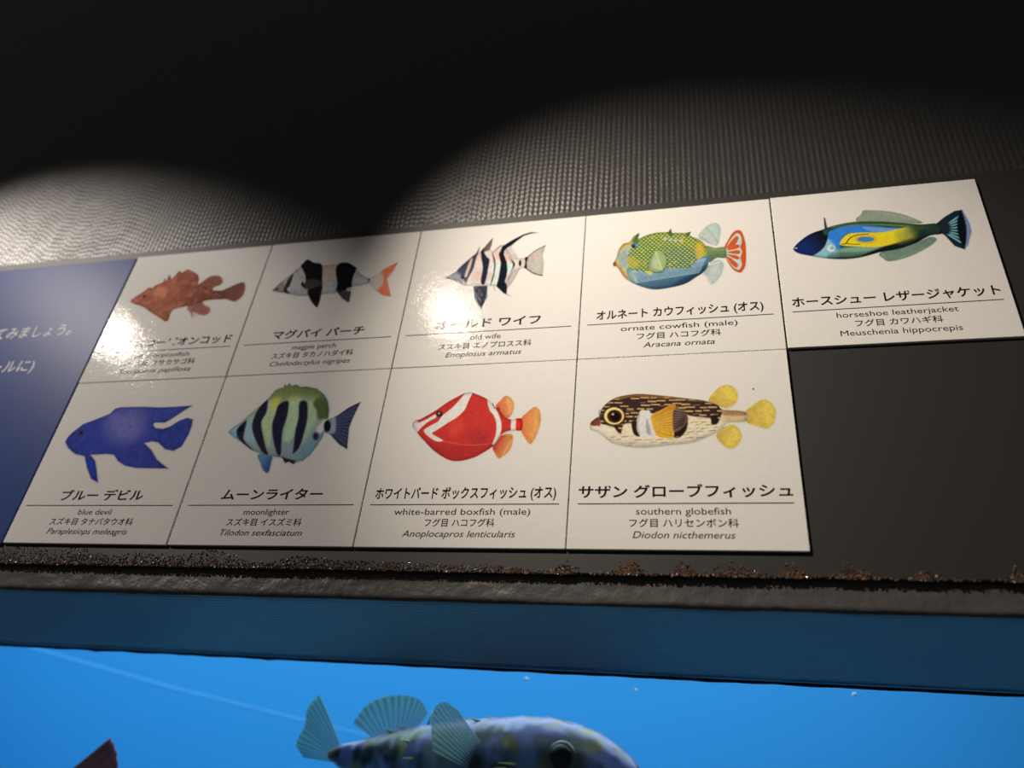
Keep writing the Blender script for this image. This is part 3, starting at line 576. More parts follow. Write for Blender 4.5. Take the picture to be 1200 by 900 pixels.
{"k":"p","c":[122,138,118],"p":[[-0.0118,0.052],[-0.0039,0.006],[0.0245,-0.0108],[0.1083,0.009],[0.205,0.0625],[0.2494,0.1071],[0.2239,0.1275],[0.1524,0.0966]],"b":0.006,"n":"f2"},
{"k":"r","c":[84,104,90],"r":[[-0.0062,0.0547],[0.2237,0.1265]],"t":[[0.0174,-0.009],[0.2475,0.0965]],"m":32,"w":0.003,"clip":"f2","a":0.5},
{"k":"p","c":[24,38,48],"p":[[0.2643,0.2088],[0.3133,0.2543],[0.3639,0.2874],[0.3977,0.2908],[0.4118,0.1971],[0.4094,0.1425],[0.3785,0.0599],[0.358,0.0283],[0.3192,0.056],[0.2899,0.1295],[0.2751,0.1477]],"b":0.006,"n":"t","s":0},
{"k":"p","c":[118,142,176],"p":[[0.3977,0.2908],[0.4118,0.1971],[0.4094,0.1425],[0.3785,0.0599],[0.358,0.0283],[0.3778,0.0921],[0.3955,0.1881]],"b":0.0091,"clip":"t"},
{"k":"r","c":[124,168,172],"r":[[0.3066,0.1991],[0.2955,0.1398]],"t":[[0.3797,0.2626],[0.3492,0.0633]],"m":8,"w":0.006,"clip":"t","a":0.8},
{"k":"p","c":[14,20,24],"p":[[0.3879,0.2785],[0.3949,0.2214],[0.3884,0.145],[0.3611,0.0513],[0.3484,0.0956],[0.3524,0.1713],[0.3672,0.2361]],"b":0.0091,"clip":"t"},
{"k":"p","c":[28,40,46],"p":[[0.2643,0.2088],[0.3112,0.2433],[0.3281,0.1964],[0.3178,0.1426],[0.2899,0.1295],[0.2751,0.1477]],"b":0.0224,"clip":"t"},
{"k":"p","c":[36,58,52],"p":[[-0.4117,0.1273],[-0.3722,0.1738],[-0.3205,0.2134],[-0.2627,0.2352],[-0.2049,0.2569],[-0.1248,0.2701],[-0.0628,0.268],[0.0279,0.2566],[0.1156,0.2342],[0.195,0.2152],[0.2753,0.2086],[0.2797,0.145],[0.2254,0.1361],[0.152,0.0944],[0.0734,0.0653],[-0.0101,0.054],[-0.0958,0.0309],[-0.1722,0.0239],[-0.2546,0.0359],[-0.3291,0.0603],[-0.3891,0.0846],[-0.4121,0.1072]],"b":0.0052,"n":"b"},
{"k":"p","c":[96,124,66],"p":[[-0.2218,0.2475],[-0.1253,0.2667],[0.0279,0.2566],[0.1446,0.2272],[0.2309,0.2085],[0.2116,0.183],[0.0973,0.2139],[-0.0663,0.2432],[-0.1838,0.2371]],"b":0.012,"clip":"b"},
{"k":"p","c":[120,152,130],"p":[[-0.2258,0.0844],[-0.1316,0.1014],[0.0023,0.0864],[-0.0312,0.0629],[-0.1094,0.041],[-0.2077,0.044]],"b":0.0224,"clip":"b"},
{"k":"p","c":[50,116,208],"p":[[-0.2556,0.1943],[-0.1835,0.2393],[-0.0668,0.2398],[0.037,0.2156],[0.0951,0.2006],[0.0319,0.1825],[-0.0737,0.1896],[-0.1504,0.1931],[-0.1775,0.1624],[-0.1979,0.0923],[-0.2281,0.129],[-0.2485,0.1538]],"b":0.012,"clip":"b"},
{"k":"p","c":[120,160,200],"p":[[-0.0683,0.2286],[0.0507,0.2061],[0.0937,0.1918],[-0.0128,0.1879]],"b":0.015,"clip":"b","a":0.7},
{"k":"p","c":[140,184,192],"p":[[-0.3244,0.0676],[-0.2894,0.1025],[-0.2472,0.1649],[-0.2205,0.1282],[-0.2106,0.0827],[-0.2077,0.044],[-0.2692,0.0429]],"b":0.0224,"clip":"b","a":0.9},
{"k":"p","c":[226,194,36],"p":[[-0.1887,0.1223],[-0.1707,0.1673],[-0.1389,0.1917],[-0.0734,0.1918],[0.017,0.1843],[0.1253,0.2014],[0.1661,0.1774],[0.151,0.1317],[0.0789,0.0995],[-0.0274,0.0886],[-0.1237,0.1039]],"b":0.0105,"clip":"b"},
{"k":"p","c":[96,116,50],"p":[[0.1259,0.2047],[0.1927,0.2021],[0.1578,0.1287],[0.1107,0.1123]],"b":0.0299,"clip":"b","a":0.6},
{"k":"p","c":[18,26,24],"p":[[-0.1023,0.0381],[0.0021,0.0853],[0.0961,0.114],[0.2011,0.1654],[0.2847,0.1796],[0.2793,0.1428],[0.225,0.134],[0.1516,0.0923],[-0.0104,0.0519]],"b":0.015,"clip":"b"},
{"k":"p","c":[60,78,66],"p":[[0.2145,0.1994],[0.2743,0.2031],[0.2771,0.1585],[0.2203,0.1488]],"b":0.015,"clip":"b","a":0.7},
{"k":"p","c":[150,150,60],"p":[[0.0846,0.1817],[0.1616,0.1947],[0.1588,0.1341],[0.0794,0.1027]],"b":0.0448,"clip":"b","a":0.7},
{"k":"p","c":[20,32,30],"p":[[-0.2271,0.0735],[-0.0912,0.064],[0.017,0.0847],[0.127,0.1213],[0.1664,0.0928],[-0.0107,0.0498],[-0.0964,0.0266],[-0.2552,0.0306]],"b":0.0299,"clip":"b","a":0.6},
{"k":"p","c":[30,50,40],"p":[[0.158,0.2176],[0.2825,0.2077],[0.2777,0.1419],[0.2021,0.129],[0.1461,0.1466]],"b":0.0448,"clip":"b","a":0.75},
{"k":"p","c":[34,60,56],"p":[[-0.2391,0.2346],[-0.1259,0.2621],[0.0273,0.2521],[0.2019,0.2121],[0.2003,0.2034],[0.0252,0.2387],[-0.1273,0.2508],[-0.2324,0.2246]],"b":0.0105,"clip":"b","a":0.8},
{"k":"p","c":[224,168,20],"p":[[-0.0126,0.1376],[-0.0315,0.1179],[-0.0707,0.1133],[-0.1076,0.1266],[-0.1205,0.1502],[-0.1017,0.1702],[-0.062,0.1747],[-0.0252,0.1611]],"b":0.0075},
{"k":"p","c":[58,120,160],"p":[[-0.0274,0.1404],[-0.041,0.1287],[-0.0703,0.1265],[-0.0982,0.1353],[-0.1083,0.1499],[-0.0946,0.1617],[-0.0651,0.1638],[-0.0373,0.155]],"b":0.0091},
{"k":"l","c":[28,36,28],"p":[[-0.0521,0.1802],[-0.1061,0.1777],[-0.1391,0.1613],[-0.1634,0.1283],[-0.1806,0.1258]],"w":0.006},
{"k":"l","c":[34,40,28],"p":[[-0.1649,0.1285],[-0.1367,0.1208],[-0.0994,0.1144]],"w":0.0052},
{"k":"p","c":[24,38,86],"p":[[-0.4117,0.1273],[-0.3722,0.1738],[-0.3205,0.2134],[-0.2468,0.2356],[-0.2393,0.1923],[-0.269,0.1113],[-0.3327,0.0629],[-0.3892,0.0835]],"b":0.0075,"n":"h","clip":"b","g":[[22,20,24],[-0.3606,0.1328],[-0.2652,0.1784]]},
{"k":"p","c":[40,84,80],"p":[[-0.259,0.2325],[-0.2352,0.2342],[-0.242,0.1961],[-0.2581,0.206]],"b":0.0105,"clip":"b","a":0.7},
{"k":"p","c":[210,222,218],"p":[[-0.2176,0.1011],[-0.2249,0.0855],[-0.2386,0.0803],[-0.2507,0.0884],[-0.2542,0.1052],[-0.2469,0.1209],[-0.2331,0.1262],[-0.221,0.118]],"b":0.0045,"clip":"b"},
{"k":"p","c":[130,170,176],"p":[[-0.2211,0.1037],[-0.2251,0.0948],[-0.2326,0.0917],[-0.2391,0.0964],[-0.2409,0.106],[-0.2369,0.115],[-0.2294,0.118],[-0.2229,0.1134]],"b":0.006},
{"k":"p","c":[56,48,62],"p":[[-0.2464,0.3217],[-0.2394,0.3137],[-0.2367,0.2412],[-0.2512,0.2384]],"b":0.0045,"s":0},
{"k":"p","c":[190,180,170],"p":[[-0.3948,0.1221],[-0.3974,0.1192],[-0.4031,0.1185],[-0.4085,0.1204],[-0.4105,0.1238],[-0.4079,0.1267],[-0.4022,0.1274],[-0.3968,0.1255]],"b":0.003},
{"k":"l","c":[40,90,110],"p":[[-0.0104,0.0519],[0.0734,0.0653],[0.152,0.0944]],"w":0.003,"a":0.5},
]),
6: ((166, 156, 147), [
{"k":"p","c":[44,50,112],"p":[[-0.397,0.1018],[-0.393,0.1343],[-0.3779,0.1606],[-0.3311,0.2131],[-0.2442,0.2493],[-0.1779,0.2783],[-0.1566,0.3104],[-0.1253,0.3203],[0.0169,0.3185],[0.1366,0.3097],[0.2509,0.3104],[0.3512,0.3145],[0.3072,0.2817],[0.2508,0.2329],[0.2152,0.2084],[0.1478,0.2103],[0.1445,0.1961],[0.1681,0.1753],[0.2156,0.1696],[0.2557,0.1819],[0.3016,0.2178],[0.3472,0.2352],[0.3869,0.2243],[0.3954,0.1855],[0.3953,0.1269],[0.3786,0.0552],[0.3374,0.0296],[0.2816,0.0413],[0.2202,0.0836],[0.1796,0.0917],[0.1351,0.0817],[0.1983,0.0371],[0.2551,-0.0208],[0.3458,-0.0751],[0.2548,-0.074],[0.1431,-0.07],[0.0698,-0.055],[0.013,-0.028],[-0.0314,0.0122],[-0.0839,0.0189],[-0.1835,0.0147],[-0.1378,-0.0222],[-0.1011,-0.0799],[-0.0589,-0.1546],[-0.1138,-0.1305],[-0.1714,-0.0649],[-0.2208,0.0066],[-0.2954,0.0239],[-0.3574,0.062]],"b":0.011,"n":"b","s":0},
{"k":"p","c":[92,88,130],"p":[[-0.1744,0.2704],[-0.0557,0.3054],[0.0334,0.2792],[0.088,0.149],[0.0059,0.0917],[-0.1299,0.1544]],"b":0.132,"clip":"b","a":0.8},  # pale haze of reflected glare over mid-body, painted into the print colour
{"k":"p","c":[38,42,96],"p":[[-0.3941,0.104],[-0.3535,0.16],[-0.2688,0.0826],[-0.2796,0.0236],[-0.3574,0.062]],"b":0.0624,"clip":"b","a":0.6},
{"k":"r","c":[32,36,88],"r":[[-0.0264,0.0266],[0.1343,0.0744]],"t":[[0.0297,-0.0318],[0.3271,-0.0735]],"m":16,"w":0.0047,"clip":"b","a":0.5},
{"k":"r","c":[60,62,126],"r":[[-0.0264,0.0266],[0.1343,0.0744]],"t":[[0.0479,-0.0391],[0.3115,-0.0705]],"m":13,"w":0.0032,"clip":"b","a":0.4},
{"k":"r","c":[34,38,92],"r":[[0.1919,0.1539],[0.2158,0.0946]],"t":[[0.3843,0.2154],[0.3428,0.0344]],"m":10,"w":0.0047,"clip":"b","a":0.4},
{"k":"r","c":[62,64,120],"r":[[-0.1079,0.2452],[0.1459,0.23]],"t":[[-0.0928,0.3184],[0.3269,0.3093]],"m":18,"w":0.0032,"clip":"b","a":0.3},
{"k":"n","c":[58,62,128],"z":0.0204,"a":0.35,"d":2,"clip":"b","q":1.0,"h":0.5},
{"k":"p","c":[52,40,62],"p":[[-0.2963,0.1585],[-0.2957,0.1446],[-0.3076,0.1391],[-0.3252,0.1453],[-0.3382,0.1596],[-0.3389,0.1736],[-0.3268,0.1792],[-0.3092,0.1729]],"b":0.0188,"clip":"b"},
{"k":"p","c":[20,18,40],"p":[[-0.3075,0.1588],[-0.3072,0.1524],[-0.3128,0.1498],[-0.3209,0.1527],[-0.3269,0.1593],[-0.3272,0.1658],[-0.3216,0.1683],[-0.3135,0.1654]],"b":0.0063,"clip":"b"},
{"k":"p","c":[30,48,128],"p":[[-0.2028,-0.0068],[-0.1399,-0.0258],[-0.0945,-0.0941],[-0.0631,-0.1504],[-0.1145,-0.1291],[-0.1691,-0.0649]],"b":0.0157,"clip":"b","a":0.6},
]),
7: ((166, 154, 136), [
{"k":"p","c":[40,40,56],"p":[[0.1943,0.1658],[0.2128,0.1971],[0.2495,0.2163],[0.3068,0.2656],[0.367,0.2972],[0.3438,0.1984],[0.3364,0.1412],[0.3541,0.016],[0.3038,0.0435],[0.2347,0.1072],[0.1989,0.1197]],"b":0.0073,"n":"t","s":0},
{"k":"p","c":[118,126,128],"p":[[0.1995,0.1671],[0.2408,0.2093],[0.2599,0.115],[0.2033,0.1238]],"b":0.0188,"clip":"t"},
{"k":"r","c":[70,74,92],"r":[[0.2167,0.181],[0.224,0.1232]],"t":[[0.3571,0.2857],[0.3473,0.0286]],"m":10,"w":0.0037,"clip":"t","a":0.4},
{"k":"p","c":[72,98,114],"p":[[-0.1439,-0.0036],[-0.0639,-0.0095],[-0.054,-0.0528],[-0.0539,-0.1091],[-0.087,-0.095],[-0.1177,-0.0531]],"b":0.0087,"g":[[44,66,100],[-0.1133,-0.0309],[-0.0582,-0.0528]]},
{"k":"p","c":[128,136,112],"p":[[-0.3661,0.1356],[-0.3469,0.1662],[-0.3061,0.1985],[-0.2699,0.2463],[-0.2202,0.2992],[-0.1829,0.3462],[-0.16,0.3934],[-0.1138,0.4116],[-0.1128,0.4289],[-0.0952,0.4186],[-0.0875,0.4355],[-0.0678,0.4173],[-0.0441,0.424],[-0.0104,0.4067],[0.0181,0.4085],[0.0871,0.3921],[0.139,0.3552],[0.1753,0.3081],[0.1977,0.2476],[0.2048,0.2018],[0.2241,0.1844],[0.2269,0.1446],[0.1996,0.1168],[0.2008,0.0954],[0.1821,0.0451],[0.1556,-0.0099],[0.1239,-0.0437],[0.0981,-0.0488],[0.075,-0.0634],[0.0507,-0.0492],[0.0248,-0.0543],[0.007,-0.0277],[-0.0551,-0.016],[-0.1295,-0.0004],[-0.1939,0.0258],[-0.2748,0.0781],[-0.3281,0.1087]],"b":0.0087,"n":"b","s":0,"g":[[106,114,110],[-0.0935,0.2888],[-0.0058,-0.0191]]},
{"k":"p","c":[106,116,58],"p":[[-0.1652,0.3609],[-0.1165,0.4212],[-0.0308,0.4288],[0.0933,0.3956],[0.1896,0.2925],[0.1935,0.2478],[0.1148,0.3107],[-0.0107,0.3541],[-0.1147,0.3126]],"b":0.0648,"clip":"b","a":0.95},
{"k":"p","c":[138,150,106],"p":[[-0.1812,0.1944],[-0.1566,0.3066],[-0.1183,0.2746],[-0.1122,0.1552],[-0.0922,0.0391],[-0.14,0.1049]],"b":0.0289,"clip":"b"},
{"k":"p","c":[140,154,112],"p":[[-0.0627,0.3333],[-0.0013,0.346],[0.0244,0.2244],[0.0321,0.093],[-0.0201,0.0801],[-0.0374,0.2043]],"b":0.0289,"clip":"b","a":0.9},
{"k":"p","c":[132,148,104],"p":[[0.0544,0.298],[0.0882,0.3042],[0.1377,0.2203],[0.112,0.105],[0.0956,0.0628],[0.0836,0.2001]],"b":0.0217,"clip":"b","a":0.9},
{"k":"p","c":[164,160,56],"p":[[-0.1617,0.2992],[-0.1532,0.3449],[-0.1134,0.3586],[-0.1125,0.3048],[-0.1358,0.2602]],"b":0.0361,"clip":"b","a":0.9},
{"k":"p","c":[168,168,90],"p":[[-0.0575,0.3408],[-0.0191,0.3854],[0.0029,0.3306],[-0.025,0.3013]],"b":0.0361,"clip":"b","a":0.6},
{"k":"p","c":[116,140,142],"p":[[-0.2555,0.1082],[-0.2634,0.1673],[-0.2459,0.2115],[-0.222,0.1439],[-0.1886,0.0773],[-0.2151,0.0708]],"b":0.0174,"clip":"b","a":0.9},
{"k":"p","c":[112,136,140],"p":[[-0.3661,0.1356],[-0.3395,0.166],[-0.3113,0.1466],[-0.2848,0.0871]],"b":0.0174,"clip":"b"},
{"k":"p","c":[88,112,114],"p":[[0.0732,-0.0068],[0.1416,0.0971],[0.199,0.1025],[0.1552,-0.0086],[0.1118,-0.049]],"b":0.0433,"clip":"b","a":0.8},
{"k":"p","c":[28,28,40],"p":[[-0.3161,0.1615],[-0.2779,0.2066],[-0.2678,0.1379],[-0.2543,0.0863],[-0.1775,0.0184],[-0.2239,0.0423],[-0.2909,0.0946],[-0.3153,0.1319]],"b":0.0116,"clip":"b"},
{"k":"p","c":[28,26,36],"p":[[-0.2247,0.2849],[-0.1906,0.3349],[-0.1716,0.254],[-0.1834,0.1944],[-0.1538,0.1199],[-0.112,0.0396],[-0.0866,-0.0034],[-0.1215,0.0079],[-0.1814,0.0771],[-0.231,0.1589],[-0.2381,0.2262]],"b":0.0116,"clip":"b"},
{"k":"p","c":[28,25,34],"p":[[-0.1114,0.301],[-0.0584,0.3179],[-0.0401,0.2267],[-0.0422,0.1384],[-0.0266,0.0588],[-0.0116,-0.0085],[-0.0379,0.0012],[-0.0893,0.0963],[-0.1159,0.1774],[-0.116,0.2369]],"b":0.013,"clip":"b"},
{"k":"p","c":[26,26,36],"p":[[0.0091,0.3075],[0.0528,0.3094],[0.0818,0.2149],[0.0867,0.1273],[0.0824,0.0349],[0.0557,-0.003],[0.0478,0.0357],[0.032,0.1289],[0.0284,0.2094]],"b":0.013,"clip":"b"},
{"k":"p","c":[64,74,42],"p":[[0.0918,0.3041],[0.14,0.3513],[0.1876,0.2777],[0.2007,0.207],[0.1714,0.1971],[0.1419,0.204],[0.1231,0.2504]],"b":0.0217,"clip":"b"},
{"k":"p","c":[92,98,52],"p":[[-0.1829,0.3462],[-0.1417,0.4067],[-0.0298,0.4248],[0.0798,0.3924],[0.1519,0.3318],[0.0803,0.3349],[-0.0648,0.3411]],"b":0.0793,"clip":"b","a":0.85},
{"k":"r","c":[70,76,44],"r":[[-0.1075,0.3894],[0.15,0.3394]],"t":[[-0.105,0.4324],[0.0933,0.3956]],"m":14,"w":0.0037,"clip":"b","a":0.5},
{"k":"l","c":[92,116,140],"p":[[0.0871,0.3921],[0.139,0.3552],[0.176,0.3081],[0.1988,0.2461]],"w":0.0051,"b":0.0058,"a":0.8},
{"k":"p","c":[172,172,138],"p":[[0.1531,0.1325],[0.1648,0.1682],[0.1923,0.1964],[0.1944,0.16],[0.1844,0.1172]],"b":0.0159,"clip":"b","a":0.9},
{"k":"p","c":[18,18,24],"p":[[0.23,0.1546],[0.2299,0.1302],[0.2178,0.1205],[0.2007,0.1311],[0.1885,0.1559],[0.1885,0.1805],[0.2007,0.1903],[0.2179,0.1795]],"b":0.0087},
{"k":"p","c":[30,30,40],"p":[[0.1768,0.0961],[0.1759,0.079],[0.165,0.0723],[0.1506,0.0797],[0.1409,0.0971],[0.1417,0.1142],[0.1526,0.121],[0.1671,0.1135]],"b":0.0188,"clip":"b"},
{"k":"p","c":[14,14,20],"p":[[-0.2821,0.1531],[-0.2819,0.1405],[-0.2896,0.1356],[-0.3006,0.1411],[-0.3086,0.1539],[-0.3088,0.1665],[-0.3011,0.1715],[-0.29,0.1659]],"b":0.0087},
{"k":"p","c":[36,36,40],"p":[[-0.0058,-0.0191],[0.0826,-0.0416],[0.075,-0.0634],[0.0434,-0.0477],[0.0251,-0.0557]],"b":0.0102,"s":0},
]),
8: ((200, 190, 172), [
{"k":"p","c":[214,146,84],"p":[[0.1052,0.2333],[0.1268,0.2761],[0.1506,0.2999],[0.1821,0.282],[0.1999,0.2377],[0.194,0.1962],[0.1748,0.1667],[0.1468,0.1774]],"b":0.0051,"n":"f","g":[[204,92,56],[0.1794,0.2455],[0.1202,0.2201]]},
{"k":"r","c":[180,88,60],"r":[[0.1102,0.2275],[0.1428,0.181]],"t":[[0.1497,0.2963],[0.18,0.1761]],"m":11,"w":0.0025,"clip":"f","a":0.6},
{"k":"p","c":[214,142,80],"p":[[0.1132,0.0136],[0.1322,0.0495],[0.1537,0.0754],[0.2027,0.0792],[0.2123,0.0404],[0.1995,-0.0116],[0.156,-0.0513],[0.1334,-0.0294]],"b":0.0051,"n":"f2","g":[[196,74,48],[0.1831,0.0215],[0.1336,0.0362]]},
{"k":"r","c":[150,50,40],"r":[[0.1173,0.0201],[0.1601,0.0719]],"t":[[0.1545,-0.048],[0.2086,0.067]],"m":12,"w":0.0032,"clip":"f2","a":0.6},
{"k":"p","c":[216,142,76],"p":[[0.2392,0.1602],[0.2691,0.2001],[0.3043,0.2283],[0.3301,0.2079],[0.3404,0.1495],[0.3318,0.0896],[0.3027,0.0233],[0.2692,0.0572],[0.2443,0.1025]],"b":0.0051,"n":"t","g":[[212,118,66],[0.3048,0.1306],[0.2567,0.1324]]},
{"k":"r","c":[188,104,58],"r":[[0.2414,0.1567],[0.2459,0.1058]],"t":[[0.3094,0.226],[0.3043,0.0259]],"m":15,"w":0.0025,"clip":"t","a":0.6},
{"k":"p","c":[182,50,42],"p":[[-0.3194,0.1498],[-0.3041,0.1739],[-0.2794,0.1814],[-0.2092,0.2268],[-0.1518,0.2744],[-0.0926,0.3114],[-0.0562,0.3278],[-0.0238,0.3248],[0.0572,0.2828],[0.1035,0.2313],[0.1219,0.234],[0.1337,0.2091],[0.162,0.1734],[0.1936,0.1619],[0.2432,0.1634],[0.2487,0.1004],[0.1994,0.1007],[0.1531,0.0808],[0.123,0.0233],[0.0566,-0.0288],[-0.0008,-0.0534],[-0.0604,-0.0618],[-0.1114,-0.0476],[-0.18,-0.0029],[-0.2391,0.0526],[-0.2893,0.1056]],"b":0.0057,"n":"b"},
{"k":"p","c":[156,42,38],"p":[[-0.2128,0.0464],[-0.0844,0.0225],[0.1101,0.0302],[0.0566,-0.0288],[-0.0604,-0.0618],[-0.18,-0.0029]],"b":0.0377,"clip":"b","a":0.8},
{"k":"p","c":[206,72,50],"p":[[-0.1206,0.1461],[-0.0738,0.1721],[-0.0528,0.1093],[-0.1055,0.0838]],"b":0.0502,"clip":"b","a":0.6},
{"k":"p","c":[150,44,44],"p":[[-0.0198,0.0946],[0.0528,0.1057],[0.0965,0.0439],[0.0134,0.0264]],"b":0.0565,"clip":"b","a":0.7},
{"k":"s","clip":"b","z":0.0126,"c":[150,38,36],"c2":[204,74,58],"a":0.3},
{"k":"l","c":[204,80,66],"p":[[-0.1445,0.0511],[-0.0358,0.0278],[0.0623,0.025],[0.1215,0.0365]],"w":0.0044,"b":0.0051,"clip":"b","a":0.7},
{"k":"p","c":[216,204,186],"p":[[-0.0732,0.3105],[-0.054,0.3349],[-0.0274,0.3278],[-0.042,0.2767],[-0.0546,0.2275],[-0.0882,0.1852],[-0.1341,0.1521],[-0.1842,0.1138],[-0.2066,0.0953],[-0.1728,0.0723],[-0.1436,0.0538],[-0.1693,0.0491],[-0.2138,0.0722],[-0.2513,0.1119],[-0.2271,0.136],[-0.1865,0.1624],[-0.1661,0.1967],[-0.1159,0.2478]],"b":0.0063,"clip":"b"},
{"k":"p","c":[214,202,184],"p":[[-0.2889,0.1035],[-0.3104,0.1425],[-0.2824,0.1604],[-0.2467,0.1787],[-0.2069,0.204],[-0.2015,0.1854],[-0.2378,0.1629],[-0.2708,0.1292]],"b":0.0063,"clip":"b"},
{"k":"p","c":[200,188,170],"p":[[-0.3207,0.1498],[-0.3038,0.1724],[-0.2887,0.1592],[-0.2969,0.1315]],"b":0.0076,"clip":"b"},
{"k":"p","c":[218,206,190],"p":[[0.0572,0.2828],[0.0865,0.2567],[0.109,0.2206],[0.1282,0.1851],[0.1463,0.1296],[0.1434,0.0691],[0.1237,0.0272],[0.1115,0.0289],[0.1233,0.0764],[0.1198,0.1374],[0.1022,0.1861],[0.0753,0.222]],"b":0.0057,"clip":"b"},
{"k":"p","c":[220,208,192],"p":[[0.1921,0.1647],[0.2162,0.1665],[0.2198,0.1014],[0.1959,0.0995]],"b":0.0051,"s":0},
{"k":"p","c":[206,46,34],"p":[[0.2164,0.1651],[0.2431,0.1641],[0.2487,0.1004],[0.2209,0.1027]],"b":0.0051,"s":0},
{"k":"p","c":[46,34,32],"p":[[-0.1676,0.2067],[-0.1709,0.1938],[-0.1828,0.1889],[-0.1964,0.1948],[-0.2037,0.2081],[-0.2004,0.221],[-0.1884,0.2259],[-0.1748,0.22]],"b":0.0051},
{"k":"p","c":[150,140,140],"p":[[-0.1815,0.2101],[-0.1826,0.2061],[-0.1865,0.2046],[-0.1908,0.2064],[-0.1932,0.2105],[-0.1921,0.2145],[-0.1882,0.216],[-0.1838,0.2142]],"b":0.0038},
{"k":"l","c":[60,50,46],"p":[[0.0861,0.2602],[0.1021,0.2279]],"w":0.0038},
{"k":"l","c":[150,60,60],"p":[[-0.3017,0.1597],[-0.2492,0.1944]],"w":0.0032,"a":0.7},
{"k":"p","c":[226,214,196],"p":[[0.1039,0.3452],[0.1105,0.3427],[0.1462,0.3001],[0.1301,0.3044]],"b":0.0051,"a":0.8},
{"k":"l","c":[120,40,30],"p":[[0.1531,0.0808],[0.2115,0.1003]],"w":0.0032,"a":0.7},
]),
9: ((222, 210, 192), [
{"k":"p","c":[228,196,84],"p":[[0.1302,0.2279],[0.165,0.2844],[0.2049,0.3118],[0.2443,0.3004],[0.263,0.2563],[0.2496,0.2106],[0.2151,0.1873],[0.1798,0.1934]],"b":0.0047,"n":"f"},
{"k":"p","c":[214,160,56],"p":[[0.1393,0.2247],[0.1838,0.1969],[0.2054,0.2],[0.1505,0.2475]],"b":0.0308,"clip":"f","a":0.8},
{"k":"r","c":[176,118,44],"r":[[0.1393,0.2247],[0.1838,0.1969]],"t":[[0.1732,0.2935],[0.2486,0.2061]],"m":12,"w":0.0031,"clip":"f","a":0.55},
{"k":"r","c":[236,208,110],"r":[[0.1393,0.2247],[0.1838,0.1969]],"t":[[0.1732,0.2935],[0.2486,0.2061]],"m":9,"w":0.0023,"clip":"f","a":0.5},
{"k":"p","c":[228,196,84],"p":[[0.156,0.0433],[0.2008,0.0896],[0.2383,0.0954],[0.2664,0.0486],[0.2525,0.0013],[0.2181,-0.0253],[0.1846,-0.0072]],"b":0.0047,"n":"f2"},
{"k":"p","c":[214,160,56],"p":[[0.1577,0.0476],[0.1713,0.021],[0.177,0.0112],[0.1833,0.0624]],"b":0.0308,"clip":"f2","a":0.8},
{"k":"r","c":[176,118,44],"r":[[0.1577,0.0476],[0.1713,0.021]],"t":[[0.2344,0.092],[0.1882,-0.0081]],"m":12,"w":0.0031,"clip":"f2","a":0.55},
{"k":"r","c":[236,208,110],"r":[[0.1577,0.0476],[0.1713,0.021]],"t":[[0.2344,0.092],[0.1882,-0.0081]],"m":9,"w":0.0023,"clip":"f2","a":0.5},
{"k":"p","c":[228,196,84],"p":[[0.2854,0.159],[0.3267,0.1982],[0.3674,0.2247],[0.4032,0.2085],[0.4217,0.1581],[0.4092,0.1052],[0.3798,0.0738],[0.3406,0.0839],[0.2853,0.1133]],"b":0.0047,"n":"t"},
{"k":"p","c":[214,160,56],"p":[[0.2864,0.1527],[0.2856,0.1168],[0.3162,0.1045],[0.3132,0.1748]],"b":0.0308,"clip":"t","a":0.8},
{"k":"r","c":[176,118,44],"r":[[0.2864,0.1527],[0.2856,0.1168]],"t":[[0.367,0.2192],[0.3767,0.08]],"m":12,"w":0.0031,"clip":"t","a":0.55},
{"k":"r","c":[236,208,110],"r":[[0.2864,0.1527],[0.2856,0.1168]],"t":[[0.367,0.2192],[0.3767,0.08]],"m":9,"w":0.0023,"clip":"t","a":0.5},
{"k":"p","c":[226,206,166],"p":[[-0.4182,0.1164],[-0.4125,0.1367],[-0.3784,0.1589],[-0.3675,0.2011],[-0.336,0.2418],[-0.2876,0.2685],[-0.1984,0.2808],[-0.102,0.2696],[0.0161,0.2489],[0.1088,0.2307],[0.169,0.2049],[0.192,0.1791],[0.2886,0.1634],[0.2897,0.1131],[0.2107,0.107],[0.1852,0.0759],[0.1391,0.0473],[0.0478,0.0097],[-0.0506,-0.0008],[-0.1578,-0.0111],[-0.2353,-0.0046],[-0.3062,0.0151],[-0.3467,0.0479],[-0.3796,0.0763],[-0.414,0.0922]],"b":0.0062,"n":"b"},
{"k":"p","c":[168,118,78],"p":[[0.1828,0.1768],[0.2871,0.1635],[0.2857,0.141],[0.1962,0.1444]],"b":0.0154,"clip":"b","a":0.9},
{"k":"p","c":[206,176,120],"p":[[0.1885,0.1402],[0.2854,0.1365],[0.2838,0.1133],[0.1946,0.113]],"b":0.0124,"clip":"b","a":0.8},
{"k":"p","c":[196,184,160],"p":[[-0.3467,0.0479],[-0.2593,0.0291],[-0.0503,0.0186],[0.1322,0.0617],[0.0478,0.0097],[-0.1578,-0.0111],[-0.3062,0.0151]],"b":0.0308,"clip":"b","a":0.7},
{"k":"p","c":[58,40,42],"p":[[-0.3759,0.1588],[-0.3675,0.2011],[-0.336,0.2418],[-0.2876,0.2685],[-0.1984,0.2808],[-0.102,0.2696],[0.0161,0.2489],[0.1088,0.2307],[0.169,0.2049],[0.1888,0.1765],[0.1682,0.1095],[0.1378,0.1043],[0.1315,0.1333],[0.0445,0.1502],[-0.0165,0.1849],[-0.1106,0.1655],[-0.1739,0.1913],[-0.1936,0.1547],[-0.2052,0.1228],[-0.2567,0.1154],[-0.2718,0.0701],[-0.2963,0.103],[-0.3245,0.1132],[-0.3666,0.122]],"b":0.0077,"n":"k","clip":"b"},
